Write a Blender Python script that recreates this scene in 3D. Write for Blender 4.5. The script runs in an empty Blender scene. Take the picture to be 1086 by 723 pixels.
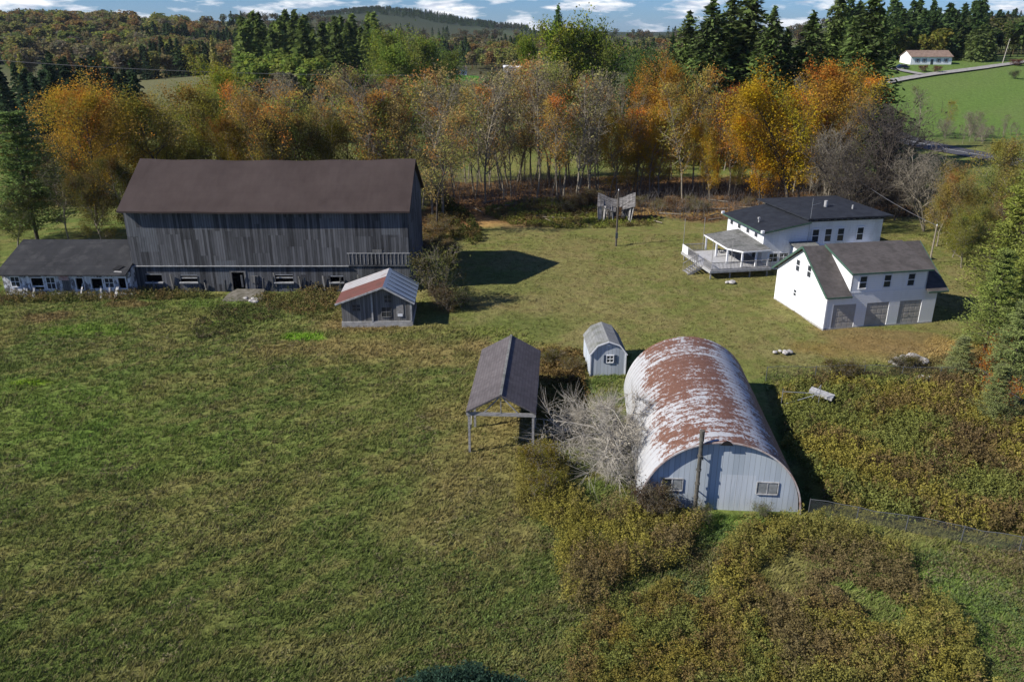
import bpy, math, random
import numpy as np
from mathutils import Vector, Matrix

# ------------------------------------------------------------------ camera, light, exposure
C = bpy.context.scene
COL = C.collection
R = math.radians
CAM_H, PITCH, FPX = 26.0, R(21.4), 843.0
cd = bpy.data.cameras.new('camera'); cam = bpy.data.objects.new('camera', cd); COL.objects.link(cam)
cam.location = (0, 0, CAM_H); cam.rotation_euler = (R(90)-PITCH, 0, 0)
cd.sensor_width = 36; cd.lens = 36*FPX/1086; cd.clip_end = 20000; cd.clip_start = .5
C.camera = cam
SUN_AZ, SUN_EL = R(16.5), R(37.5)      # direction the shadows run to (from +X), elevation
sd = bpy.data.lights.new('sun', 'SUN'); sd.energy = 5.0; sd.angle = R(.55); sd.color = (1, .945, .85)
sun = bpy.data.objects.new('sun', sd); COL.objects.link(sun)
sdir = Vector((math.cos(SUN_AZ)*math.cos(SUN_EL), math.sin(SUN_AZ)*math.cos(SUN_EL), -math.sin(SUN_EL)))
sun.rotation_euler = sdir.to_track_quat('-Z', 'Y').to_euler(); sun.location = (-60, -20, 80)
W = bpy.data.worlds.new('World'); C.world = W; W.use_nodes = True
def world():
    nt = W.node_tree; N = nt.nodes; L = nt.links; bg = N['Background']
    sk = N.new('ShaderNodeTexSky'); sk.sky_type = 'NISHITA'; sk.sun_disc = False
    sk.sun_elevation = SUN_EL; sk.sun_rotation = math.atan2(-sdir.x, -sdir.y)
    sk.altitude = 300; sk.air_density = 1.0; sk.dust_density = .25; sk.ozone_density = 2.2
    tc = N.new('ShaderNodeTexCoord'); mp = N.new('ShaderNodeMapping'); mp.inputs['Scale'].default_value = (12, 12, 52)
    L.new(tc.outputs['Generated'], mp.inputs[0])
    nz = N.new('ShaderNodeTexNoise'); nz.inputs['Scale'].default_value = 1.3; nz.inputs['Detail'].default_value = 9; nz.inputs['Roughness'].default_value = .55
    L.new(mp.outputs[0], nz.inputs['Vector'])
    rp = N.new('ShaderNodeValToRGB'); rp.color_ramp.elements[0].position = .50; rp.color_ramp.elements[1].position = .62
    L.new(nz.outputs['Fac'], rp.inputs[0])
    mp2 = N.new('ShaderNodeMapping'); mp2.inputs['Scale'].default_value = (14, 14, 80); mp2.inputs['Location'].default_value = (3, 1, .35)
    L.new(tc.outputs['Generated'], mp2.inputs[0])
    n2 = N.new('ShaderNodeTexNoise'); n2.inputs['Scale'].default_value = 2.2; n2.inputs['Detail'].default_value = 6
    L.new(mp2.outputs[0], n2.inputs['Vector'])
    r2 = N.new('ShaderNodeValToRGB'); e = r2.color_ramp.elements
    e[0].position = .36; e[0].color = (8.5, 9.6, 11.8, 1); e[1].position = .56; e[1].color = (16, 16.4, 17, 1)
    L.new(n2.outputs['Fac'], r2.inputs[0])
    tint = N.new('ShaderNodeMixRGB'); tint.blend_type = 'MULTIPLY'; tint.inputs[0].default_value = 1
    tint.inputs[2].default_value = (.58, .95, 1.75, 1); L.new(sk.outputs[0], tint.inputs[1])
    sp = N.new('ShaderNodeSeparateXYZ'); L.new(tc.outputs['Generated'], sp.inputs[0])      # clouds bank low over the horizon, clear sky overhead
    r3 = N.new('ShaderNodeMapRange'); r3.inputs[1].default_value = .10; r3.inputs[2].default_value = .35; r3.inputs[3].default_value = 1; r3.inputs[4].default_value = .08
    L.new(sp.outputs[2], r3.inputs[0]); mm = N.new('ShaderNodeMath'); mm.operation = 'MULTIPLY'; L.new(rp.outputs[0], mm.inputs[0]); L.new(r3.outputs[0], mm.inputs[1])
    mx = N.new('ShaderNodeMixRGB'); L.new(mm.outputs[0], mx.inputs[0]); L.new(tint.outputs[0], mx.inputs[1]); L.new(r2.outputs[0], mx.inputs[2])
    L.new(mx.outputs[0], bg.inputs[0]); bg.inputs[1].default_value = .046
world()
vs = C.view_settings; vs.view_transform = 'Standard'; vs.look = 'None'; vs.exposure = 0.54; vs.gamma = 1
cy = C.cycles; cy.use_denoising = True
try: cy.denoiser = 'OPENIMAGEDENOISE'
except Exception: pass
cy.max_bounces = 5; cy.diffuse_bounces = 2; cy.glossy_bounces = 2; cy.transmission_bounces = 3; cy.transparent_max_bounces = 8
cy.caustics_reflective = False; cy.caustics_refractive = False; cy.volume_bounces = 0

# ------------------------------------------------------------------ layout helpers
def at(px, py, z=0.0):
    v = -(py-361.5)/FPX
    dx, dy, dz = (px-543)/FPX, math.cos(PITCH)+v*math.sin(PITCH), -math.sin(PITCH)+v*math.cos(PITCH)
    t = (z-CAM_H)/dz
    return (dx*t, dy*t)
def fp(px, Y): return ((px-543)/899.0*Y, Y)           # far point on a bearing
def tops(py, Y): return CAM_H + Y*math.tan(math.atan((361.5-py)/FPX)-PITCH)
def sm(t): t = np.clip(t, 0, 1); return t*t*(3-2*t)
_rs = np.random.RandomState(5); _NT = _rs.rand(256, 256)
def vnoise(x, y, s=1.0, seed=0):
    x = np.asarray(x, float)/s+seed*17.3; y = np.asarray(y, float)/s+seed*9.1
    xi = np.floor(x).astype(int); yi = np.floor(y).astype(int); fx = x-xi; fy = y-yi
    fx = fx*fx*(3-2*fx); fy = fy*fy*(3-2*fy)
    g = lambda a, b: _NT[a % 256, b % 256]
    return (g(xi, yi)*(1-fx)+g(xi+1, yi)*fx)*(1-fy)+(g(xi, yi+1)*(1-fx)+g(xi+1, yi+1)*fx)*fy
def fbm(x, y, s, seed=0, o=4):
    r = 0; a = 1; t = 0
    for i in range(o):
        r = r+a*vnoise(x, y, s/2**i, seed+i*3); t += a; a *= .55
    return r/t
def hgt(x, y):
    x = np.asarray(x, float); y = np.asarray(y, float)
    z = sm((x/np.maximum(y, 50)-.29)/.12)*(14.5*sm((y-203)/125)+7*sm((y-420)/400))
    z = z+24*sm((-x-110)/260)*sm((y-480)/330)
    z = z+9*np.exp(-((x+90)/90)**2-((y-380)/100)**2)
    z = z+13*sm((y-650)/900)
    z = z+38*np.exp(-((x+255)/260)**2-((y-2200)/380)**2)
    z = z+(fbm(x, y, 120, 2)-.5)*7*sm((y-260)/250)
    z = z+.9*sm((y-88)/12)*sm((-x-8)/8)*(1-sm((y-200)/50))
    z = z-25*sm((y-4000)/2500)
    near = 1-sm((y-150)/60)
    z = z+near*((fbm(x, y, 7, 4, 3)-.55)*.34-.03)
    return z
def h1(x, y): return float(hgt(x, y))
def inpoly(x, y, poly):
    x = np.asarray(x); y = np.asarray(y); ins = np.zeros(x.shape, bool); n = len(poly)
    for i in range(n):
        x1, y1 = poly[i]; x2, y2 = poly[(i+1) % n]
        c = ((y1 > y) != (y2 > y)) & (x < (x2-x1)*(y-y1)/((y2-y1) or 1e-9)+x1)
        ins ^= c
    return ins
def pxpoly(*p): return [at(a, b) for a, b in p]

# ------------------------------------------------------------------ mesh helpers
def link(name, me, mats=None, parent=None):
    o = bpy.data.objects.new(name, me); COL.objects.link(o)
    if mats is not None and len(me.materials) == 0:
        for m in (mats if isinstance(mats, (list, tuple)) else [mats]): me.materials.append(m)
    if parent is not None: o.parent = parent
    return o
def npmesh(name, V, F, col=None, smooth=False, uv=None, mi=None):
    """V (n,3); F (m,k) same-size faces; col (n,3) point colour"""
    V = np.asarray(V, np.float32); F = np.asarray(F, np.int32); k = F.shape[1]
    me = bpy.data.meshes.new(name); me.vertices.add(len(V)); me.vertices.foreach_set('co', V.ravel())
    me.loops.add(F.size); me.loops.foreach_set('vertex_index', F.ravel())
    me.polygons.add(len(F)); me.polygons.foreach_set('loop_start', np.arange(0, F.size, k, dtype=np.int32))
    me.polygons.foreach_set('loop_total', np.full(len(F), k, np.int32))
    me.polygons.foreach_set('use_smooth', np.full(len(F), smooth, bool))
    if mi is not None: me.polygons.foreach_set('material_index', np.asarray(mi, np.int32))
    if col is not None:
        a = me.attributes.new('Col', 'FLOAT_COLOR', 'POINT')
        c = np.ones((len(V), 4), np.float32); c[:, :3] = col; a.data.foreach_set('color', c.ravel())
    if uv is not None:
        l = me.uv_layers.new(name='UVMap'); l.data.foreach_set('uv', np.asarray(uv, np.float32)[F.ravel()].ravel())
    me.update(calc_edges=True); return me
class MB:
    def __init__(s): s.v = []; s.f = []; s.m = []
    def add(s, vs, fs, mi=0):
        b = len(s.v); s.v += [tuple(p) for p in vs]; s.f += [tuple(b+i for i in f) for f in fs]; s.m += [mi]*len(fs); return s
    def box(s, x0, x1, y0, y1, z0, z1, mi=0):
        return s.add([(x0,y0,z0),(x1,y0,z0),(x1,y1,z0),(x0,y1,z0),(x0,y0,z1),(x1,y0,z1),(x1,y1,z1),(x0,y1,z1)],
            [(0,3,2,1),(4,5,6,7),(0,1,5,4),(1,2,6,5),(2,3,7,6),(3,0,4,7)], mi)
    def slab(s, pts, t, mi=0):
        """thick sheet under the polygon pts (t downwards)"""
        n = len(pts); v = list(pts)+[(p[0], p[1], p[2]-t) for p in pts]
        return s.add(v, [tuple(range(n)), tuple(range(2*n-1, n-1, -1))]+[((i+1) % n, i, n+i, n+(i+1) % n) for i in range(n)], mi)
    def prism(s, poly, axis, a, b, mi=0):
        """poly in the plane across axis ('x': (y,z); 'y': (x,z)), extruded a..b"""
        f = (lambda p, t: (t, p[0], p[1])) if axis == 'x' else (lambda p, t: (p[0], t, p[1]))
        n = len(poly); v = [f(p, a) for p in poly]+[f(p, b) for p in poly]
        return s.add(v, [tuple(range(n-1, -1, -1)), tuple(range(n, 2*n))]+[(i, (i+1) % n, n+(i+1) % n, n+i) for i in range(n)], mi)
    def bar(s, p, q, w, h=None, mi=0):
        h = h or w; p = Vector(p); q = Vector(q); d = (q-p).normalized()
        u = d.cross(Vector((0,0,1)))
        if u.length < 1e-3: u = Vector((1,0,0))
        u.normalize(); n = u.cross(d)
        c = [(-1,-1),(1,-1),(1,1),(-1,1)]
        v = [p+u*(a*w/2)+n*(b*h/2) for a, b in c]+[q+u*(a*w/2)+n*(b*h/2) for a, b in c]
        return s.add(v, [(3,2,1,0),(4,5,6,7)]+[(i,(i+1)%4,4+(i+1)%4,4+i) for i in range(4)], mi)
    def tube(s, p, q, r0, r1=None, n=8, mi=0):
        r1 = r0 if r1 is None else r1; p = Vector(p); q = Vector(q); d = (q-p).normalized()
        u = d.cross(Vector((0,0,1)));
        if u.length < 1e-3: u = Vector((1,0,0))
        u.normalize(); w = u.cross(d)
        v = [p+(u*math.cos(t)+w*math.sin(t))*r0 for t in [6.2832*i/n for i in range(n)]]+[q+(u*math.cos(t)+w*math.sin(t))*r1 for t in [6.2832*i/n for i in range(n)]]
        return s.add(v, [tuple(range(n-1,-1,-1)), tuple(range(n,2*n))]+[(i,(i+1)%n,n+(i+1)%n,n+i) for i in range(n)], mi)
    def wallx(s, x0, x1, z0, z1, y0, y1, holes=(), mi=0):
        """wall in the xz plane between y0 and y1 with rectangular holes (xa,xb,za,zb)"""
        xs = sorted({x0, x1, *[h[0] for h in holes], *[h[1] for h in holes]}); zs = sorted({z0, z1, *[h[2] for h in holes], *[h[3] for h in holes]})
        for i in range(len(xs)-1):
            for j in range(len(zs)-1):
                cx, cz = (xs[i]+xs[i+1])/2, (zs[j]+zs[j+1])/2
                if not any(h[0] < cx < h[1] and h[2] < cz < h[3] for h in holes): s.box(xs[i], xs[i+1], y0, y1, zs[j], zs[j+1], mi)
        return s
    def build(s, name, mats, parent=None, smooth=False):
        me = bpy.data.meshes.new(name); me.from_pydata(s.v, [], s.f)
        me.polygons.foreach_set('material_index', s.m)
        if smooth: me.polygons.foreach_set('use_smooth', [True]*len(s.f))
        me.update(); return link(name, me, mats, parent)
def tag(o, label=None, cat=None, group=None, kind=None):
    for k, v in (('label', label), ('category', cat), ('group', group), ('kind', kind)):
        if v: o[k] = v
    return o
def thing(name, label, cat, loc=(0,0,0), rz=0, group=None):
    o = bpy.data.objects.new(name, None); COL.objects.link(o); o.empty_display_size = .5
    o.location = loc; o.rotation_euler = (0, 0, rz); return tag(o, label, cat, group)

# ------------------------------------------------------------------ materials
def mat(name, base=(.5,.5,.5), rough=.85, metal=0.0, spec=.3):
    m = bpy.data.materials.new(name); m.use_nodes = True; b = m.node_tree.nodes['Principled BSDF']
    b.inputs['Base Color'].default_value = (*base, 1); b.inputs['Roughness'].default_value = rough
    b.inputs['Metallic'].default_value = metal; b.inputs['Specular IOR Level'].default_value = spec
    return m
class NG:
    """tiny node-graph helper"""
    def __init__(s, m): s.t = m.node_tree; s.N = s.t.nodes; s.L = s.t.links; s.b = s.N.get('Principled BSDF'); s.tc = s.N.new('ShaderNodeTexCoord')
    def new(s, ty, **k):
        n = s.N.new('ShaderNode'+ty)
        for a, v in k.items(): setattr(n, a, v)
        return n
    def lk(s, a, b): s.L.new(a, b)
    def vec(s, scale=(1,1,1), src='Object', loc=(0,0,0)):
        m = s.new('Mapping'); m.inputs['Scale'].default_value = scale; m.inputs['Location'].default_value = loc; s.lk(s.tc.outputs[src], m.inputs[0]); return m.outputs[0]
    def noise(s, scale, vec=None, detail=4, rough=.55, src='Object'):
        n = s.new('TexNoise'); n.inputs['Scale'].default_value = scale; n.inputs['Detail'].default_value = detail; n.inputs['Roughness'].default_value = rough
        s.lk(vec if vec is not None else s.tc.outputs[src], n.inputs['Vector']); return n.outputs['Fac']
    def ramp(s, fac, stops, interp='LINEAR'):
        r = s.new('ValToRGB'); cr = r.color_ramp; cr.interpolation = interp
        while len(cr.elements) < len(stops): cr.elements.new(.5)
        for e, (p, c) in zip(cr.elements, stops):
            e.position = p; e.color = (c, c, c, 1) if not hasattr(c, '__len__') else (*c, 1)
        s.lk(fac, r.inputs[0]); return r.outputs[0]
    def mix(s, fac, a, b, blend='MIX'):
        m = s.new('MixRGB', blend_type=blend)
        for i, v in ((0, fac), (1, a), (2, b)):
            if isinstance(v, (int, float)): m.inputs[i].default_value = v if i == 0 else (v, v, v, 1)
            elif isinstance(v, tuple): m.inputs[i].default_value = (*v, 1)
            else: s.lk(v, m.inputs[i])
        return m.outputs[0]
    def math(s, op, a, b=0.0):
        m = s.new('Math', operation=op)
        for i, v in ((0, a), (1, b)):
            if isinstance(v, (int, float)): m.inputs[i].default_value = v
            else: s.lk(v, m.inputs[i])
        return m.outputs[0]
    def sep(s, v=None):
        x = s.new('SeparateXYZ'); s.lk(v if v is not None else s.tc.outputs['Object'], x.inputs[0]); return x.outputs
    def comb(s, x=0.0, y=0.0, z=0.0):
        c = s.new('CombineXYZ')
        for i, v in enumerate((x, y, z)):
            if isinstance(v, (int, float)): c.inputs[i].default_value = v
            else: s.lk(v, c.inputs[i])
        return c.outputs[0]
    def white(s, v):
        w = s.new('TexWhiteNoise', noise_dimensions='3D'); s.lk(v, w.inputs[0]); return w.outputs['Value']
    def bump(s, h, strength=.4, dist=.03):
        b = s.new('Bump'); b.inputs['Strength'].default_value = strength; b.inputs['Distance'].default_value = dist
        s.lk(h, b.inputs['Height']); s.lk(b.outputs[0], s.b.inputs['Normal'])
    def out(s, c): s.lk(c, s.b.inputs['Base Color'])

def boards_mat(name, c1, c2, width=.24, patch=None, gap=.12, rough=.9, streak=1.0, rowh=None, peel=None):
    """upright boards along x or y of the object, each board its own tone"""
    m = mat(name, rough=rough); g = NG(m); o = g.sep(); u = g.math('ADD', o[0], o[1])
    q = g.math('DIVIDE', u, width); fl = g.math('FLOOR', q); fr = g.math('FRACT', q)
    row = g.math('FLOOR', g.math('ADD', g.math('DIVIDE', o[2], rowh), g.math('MULTIPLY', g.white(g.comb(g.math('FLOOR', g.math('DIVIDE', u, width*7)), 0, 3)), .9))) if rowh else 0.0
    w = g.white(g.comb(fl, row, 1.7))
    st = g.noise(3.0, g.comb(g.math('MULTIPLY', u, 3.2), 0, g.math('MULTIPLY', o[2], .22)), 5, .65)
    st2 = g.noise(1.0, g.comb(g.math('MULTIPLY', u, 9), 4, g.math('MULTIPLY', o[2], .6)), 3, .6)
    big = g.noise(.35, g.comb(u, 7, g.math('MULTIPLY', o[2], .7)), 4, .6)
    f = g.math('ADD', g.math('MULTIPLY', w, .42), g.math('ADD', g.math('MULTIPLY', st, .5*streak), g.math('MULTIPLY', big, .35)))
    f = g.math('ADD', f, g.math('MULTIPLY', g.math('SUBTRACT', st2, .5), .35))
    col = g.mix(g.ramp(f, [(.32, 0.0), (.95, 1.0)]), c1, c2)
    if patch is not None:
        pw = g.white(g.comb(g.math('FLOOR', g.math('DIVIDE', u, 1.95)), g.math('FLOOR', g.math('DIVIDE', g.math('ADD', o[2], g.math('MULTIPLY', g.white(g.comb(g.math('FLOOR', g.math('DIVIDE', u, 1.95)), 1, 1)), 2.0)), 2.6)), 5))
        col = g.mix(g.math('MULTIPLY', g.ramp(pw, [(.74, 0.0), (.80, .75)]), g.ramp(st, [(.35, .3), (.6, 1.0)])), col, patch)
    if peel is not None:
        pe = g.noise(1.6, g.comb(u, 9, g.math('MULTIPLY', o[2], .8)), 7, .7)
        col = g.mix(g.ramp(pe, [(.47, 0.0), (.56, 1.0)]), col, peel)
    edge = g.ramp(fr, [(0, 1.0), (gap*.5, 1.0), (gap, 0.0), (1, 0.0)])
    g.out(g.mix(g.math('MULTIPLY', edge, .75), col, (.008, .008, .008)))
    g.bump(g.math('SUBTRACT', g.math('MULTIPLY', f, .4), edge), .5, .03); return m
def clap_mat(name, base, dirt=(.45,.45,.4), h=.2, amt=.35):
    m = mat(name, base, .6); g = NG(m); o = g.sep(); fr = g.math('FRACT', g.math('DIVIDE', o[2], h))
    n = g.noise(.6, g.vec((1,1,.5)), 6, .65); n2 = g.noise(5, g.vec((1,1,.12)), 4)
    c = g.mix(g.math('MULTIPLY', g.ramp(g.math('ADD', n, g.math('MULTIPLY', n2, .3)), [(.62, 0.0), (.9, 1.0)]), amt), base, dirt)
    e = g.ramp(fr, [(0, 1.0), (.07, .6), (.16, 0.0), (1, 0.0)])
    g.out(g.mix(g.math('MULTIPLY', e, .42), c, (.25, .26, .28))); g.bump(fr, .6, .02); return m
def shingle_mat(name, c1, c2, ax='x', tab=.35, rowh=.16, rough=.95, stain=None, lines=.25, bigs=.35, wv=.22):
    """roofing courses; ax = direction of the ridge"""
    m = mat(name, rough=rough, spec=.15); g = NG(m); o = g.sep()
    u, d = (o[0], o[1]) if ax == 'x' else (o[1], o[0])
    row = g.math('FLOOR', g.math('DIVIDE', d, rowh)); uu = g.math('FLOOR', g.math('ADD', g.math('DIVIDE', u, tab), g.math('MULTIPLY', row, .5)))
    w = g.white(g.comb(uu, row, 2)); b = g.noise(bigs, None, 6, .6); s = g.noise(1.2, g.vec((1.5,.25,1) if ax == 'x' else (.25,1.5,1)), 5, .6)
    f = g.math('ADD', g.math('MULTIPLY', w, wv), g.math('ADD', g.math('MULTIPLY', b, .85-wv), g.math('MULTIPLY', s, .4)))
    c = g.mix(g.ramp(f, [(.35, 0.0), (.9, 1.0)]), c1, c2)
    if stain is not None: c = g.mix(g.ramp(g.noise(.8, g.vec((1, 1, 1), loc=(5, 3, 1)), 6, .65), [(.5, 0.0), (.66, .75)]), c, stain)
    e = g.ramp(g.math('FRACT', g.math('DIVIDE', d, rowh)), [(0, 1.0), (.1, .8), (.2, 0.0), (1, 0.0)])
    g.out(g.mix(g.math('MULTIPLY', e, lines), c, (.01, .01, .01))); g.bump(g.math('ADD', w, g.noise(30, None, 2)), .35, .01); return m
def noisy(name, c1, c2, scale=2.0, rough=.9, metal=0.0, bump=.3, stretch=(1,1,1), lo=.35, hi=.65, spec=.3, src='Object'):
    m = mat(name, c1, rough, metal, spec); g = NG(m); n = g.noise(scale, g.vec(stretch, src), 7, .62)
    g.out(g.mix(g.ramp(n, [(lo, 0.0), (hi, 1.0)]), c1, c2)); g.bump(n, bump, .03); return m
def leaf_mat(name, trans=.3, rough=.8, use_obj=True):
    m = bpy.data.materials.new(name); m.use_nodes = True; N = m.node_tree.nodes; L = m.node_tree.links
    for n in list(N):
        if n.type != 'OUTPUT_MATERIAL': N.remove(n)
    out = [n for n in N if n.type == 'OUTPUT_MATERIAL'][0]
    a = N.new('ShaderNodeAttribute'); a.attribute_name = 'Col'; c = a.outputs['Color']
    if use_obj:
        oi = N.new('ShaderNodeObjectInfo'); mx = N.new('ShaderNodeMixRGB'); mx.blend_type = 'MULTIPLY'; mx.inputs[0].default_value = 1
        L.new(c, mx.inputs[1]); L.new(oi.outputs['Color'], mx.inputs[2]); c = mx.outputs[0]
    d = N.new('ShaderNodeBsdfDiffuse'); t = N.new('ShaderNodeBsdfTranslucent'); ms = N.new('ShaderNodeMixShader'); ms.inputs[0].default_value = trans
    L.new(c, d.inputs[0]); L.new(c, t.inputs[0]); L.new(d.outputs[0], ms.inputs[1]); L.new(t.outputs[0], ms.inputs[2]); L.new(ms.outputs[0], out.inputs[0])
    return m
M = {}
M['barn_wood'] = boards_mat('weathered grey barn boards', (.012,.013,.015), (.132,.135,.147), .26, patch=(.125,.135,.15), gap=.16, rowh=3.1)
M['old_wood'] = boards_mat('old grey boards', (.06,.06,.06), (.20,.195,.19), .2, gap=.14)
M['peel_wood'] = boards_mat('peeling white boards', (.50,.51,.53), (.78,.79,.81), .3, gap=.05, peel=(.13,.13,.135))
M['grey_wood'] = noisy('silver grey wood', (.16,.155,.15), (.34,.33,.32), 3, stretch=(1,1,4))
M['pale_wood'] = noisy('pale weathered trim', (.24,.24,.24), (.42,.42,.42), 3)
M['dark_wood'] = noisy('dark brown post wood', (.05,.042,.035), (.11,.095,.08), 3, stretch=(4,4,.6))
M['white_trim'] = noisy('white painted trim', (.72,.73,.75), (.55,.56,.57), 2, .5, bump=.1, lo=.55, hi=.8)
M['white_clap'] = clap_mat('white clapboard', (.80,.81,.82), amt=.25)
M['white_clap_old'] = clap_mat('old white clapboard', (.74,.76,.79), dirt=(.38,.39,.38), amt=.6)
M['shed_side'] = boards_mat('pale blue grey panel siding', (.36,.40,.45), (.52,.56,.60), .3, gap=.08, streak=.4)
M['barn_roof'] = shingle_mat('brown worn barn roofing', (.036,.026,.024), (.064,.049,.045), 'x', 1.0, .9, lines=.05, bigs=.22, wv=.06)
M['shed_roof_dark'] = shingle_mat('dark roll roofing', (.018,.019,.021), (.040,.041,.044), 'x', 2.5, .9, lines=.2, stain=(.055,.055,.056), wv=.10)
M['garage_roof'] = shingle_mat('grey brown shingles', (.058,.052,.050), (.105,.094,.090), 'x', .3, .15, stain=(.05,.046,.043))
M['carport_roof'] = shingle_mat('grey brown carport shingles', (.070,.062,.064), (.125,.112,.115), 'y', .33, .2, lines=.35)
M['gambrel_roof'] = shingle_mat('mossy grey shed shingles', (.14,.145,.145), (.24,.245,.24), 'y', .33, .18, stain=(.11,.115,.09))
M['house_roof'] = noisy('dark slate roofing', (.010,.012,.017), (.022,.026,.034), 1.2, .8, bump=.15)
M['porch_roof'] = shingle_mat('mottled porch shingles', (.10,.10,.095), (.23,.23,.22), 'y', .3, .2, stain=(.06,.065,.055))
M['green_trim'] = noisy('faded green trim', (.035,.085,.06), (.07,.12,.09), 4, .6)
M['dark_trim'] = noisy('dark bracket paint', (.03,.04,.05), (.06,.07,.08), 4, .6)
M['shutter'] = noisy('dark blue shutter paint', (.03,.05,.09), (.05,.07,.11), 6, .6)
def glass_mat():
    m = mat('dark window glass', (.02,.025,.03), .08, 0, .6); g = NG(m); n = g.noise(1.5, None, 2); g.out(g.mix(n, (.012,.015,.02), (.05,.06,.075))); return m
M['glass'] = glass_mat()
M['interior'] = mat('dark interior', (.012,.012,.013), 1)
M['door_panel'] = noisy('taupe door panels', (.33,.31,.28), (.40,.38,.345), 1.5, .6, bump=.1)
M['concrete'] = noisy('pale block foundation', (.26,.25,.235), (.42,.41,.39), 2.2)
M['stone'] = noisy('field stone', (.22,.21,.20), (.45,.43,.41), 3, bump=.6)
M['steel'] = mat('galvanised steel', (.35,.37,.39), .5, .6)
M['wire'] = mat('cable', (.10,.10,.11), .6)
M['net'] = mat('fence wire', (.09,.095,.10), .7, .2)
M['asphalt'] = noisy('asphalt', (.045,.045,.05), (.075,.075,.08), .8, .85)
M['gravel'] = noisy('pale gravel', (.20,.19,.175), (.32,.31,.29), 1.2)
M['road_paint'] = mat('white road paint', (.7,.7,.68), .7)
M['bark_grey'] = noisy('grey bark', (.14,.118,.085), (.28,.25,.195), 4, stretch=(3,3,.7))
M['bark_brown'] = noisy('brown bark', (.045,.036,.03), (.10,.085,.07), 4, stretch=(3,3,.7))
M['bark_pale'] = noisy('bleached dead wood', (.24,.215,.175), (.44,.41,.35), 4, stretch=(2,2,.7))
M['twig'] = noisy('grey brown twigs', (.10,.088,.078), (.17,.155,.14), 2)
M['leaf'] = leaf_mat('leaves', .42); M['needle'] = leaf_mat('needles', .25); M['weed'] = leaf_mat('weed leaves', .25); M['blade'] = leaf_mat('grass blades', .25)
def metal_roof(name, c1, c2, step=.28, rust=None, th=(.5,.6)):
    m = mat(name, c1, .55, .15, .4); g = NG(m); o = g.sep(); fr = g.math('FRACT', g.math('DIVIDE', o[1], step))
    c = g.mix(g.noise(1.3, None, 5), c1, c2)
    if rust is not None: c = g.mix(g.ramp(g.noise(1.1, None, 7, .7), [(th[0], 0.0), (th[1], 1.0)]), c, rust)
    e = g.ramp(fr, [(0, 1.0), (.1, .7), (.2, 0.0), (1, 0.0)]); g.out(g.mix(g.math('MULTIPLY', e, .5), c, (.05,.05,.055))); g.bump(fr, .5, .03); return m
M['blue_metal'] = metal_roof('blue grey sheet metal', (.24,.30,.37), (.34,.40,.46), .55)
M['red_metal'] = metal_roof('rust red sheet metal', (.19,.075,.058), (.13,.055,.045), .6, rust=(.13,.06,.045), th=(.52,.62))
M['white_metal'] = metal_roof('pale worn sheet metal', (.34,.33,.335), (.46,.45,.455), .6, rust=(.30,.22,.2), th=(.55,.68))
def quonset_mat():
    m = mat('rusted painted steel arch', (.6,.6,.6), .65, .1, .3); g = NG(m)
    x = g.new('UVMap'); s = g.sep(x.outputs[0]); U, V = s[0], s[1]     # U = 0 left foot .. 1 right foot, V = metres along
    ring = g.math('FLOOR', g.math('DIVIDE', V, .61)); fr = g.math('FRACT', g.math('DIVIDE', V, .61))
    rn = g.white(g.comb(ring, 3, 1)); pan = g.white(g.comb(ring, g.math('FLOOR', g.math('ADD', g.math('MULTIPLY', U, 5), g.math('MULTIPLY', rn, 1))), 5))
    big = g.noise(1.0, g.comb(g.math('MULTIPLY', U, 4.2), g.math('MULTIPLY', V, .26), 3.3), 5, .62)
    fine = g.noise(1.0, g.comb(g.math('MULTIPLY', U, 34), g.math('MULTIPLY', V, 2.6), 1), 6, .78)
    blot = g.noise(1.0, g.comb(g.math('MULTIPLY', U, 90), g.math('MULTIPLY', V, 7), 8), 3, .7)
    bias = g.ramp(U, [(0, .0), (.16, .08), (.26, .47), (.38, .58), (.46, .46), (.56, .57), (.65, .32), (.71, .42), (.80, .68), (1, .5)])
    f = g.math('ADD', g.math('ADD', bias, g.math('MULTIPLY', g.math('SUBTRACT', big, .5), .95)), g.math('ADD', g.math('MULTIPLY', g.math('SUBTRACT', fine, .5), 1.5), g.math('MULTIPLY', g.math('SUBTRACT', blot, .5), .9)))
    f = g.math('ADD', f, g.math('MULTIPLY', g.math('SUBTRACT', pan, .5), .20))
    f = g.math('ADD', f, g.ramp(fr, [(0, .24), (.12, .14), (.3, 0.0), (.75, 0.0), (1, .12)]))
    rc = g.mix(fine, (.225,.105,.062), (.105,.055,.038)); rc = g.mix(g.ramp(blot, [(.5, 0.0), (.75, .6)]), rc, (.38,.2,.15))
    pc = g.mix(g.noise(.8, None, 5), (.56,.56,.56), (.38,.395,.41))
    c = g.mix(g.ramp(f, [(.38, 0.0), (.53, 1.0)]), pc, rc)
    e = g.ramp(fr, [(0, 1.0), (.08, .9), (.17, 0.0), (1, 0.0)])
    bl = g.math('MULTIPLY', e, g.ramp(fine, [(.38, .15), (.58, .85)])); g.out(g.mix(bl, c, (.12,.06,.045)))
    g.bump(g.math('ADD', g.math('MULTIPLY', fine, .3), fr), .5, .03); return m
M['quonset'] = quonset_mat()
M['quonset_front'] = boards_mat('corrugated blue white steel', (.31,.355,.40), (.44,.49,.54), .3, gap=.06, streak=.9, patch=(.50,.53,.57))

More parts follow.
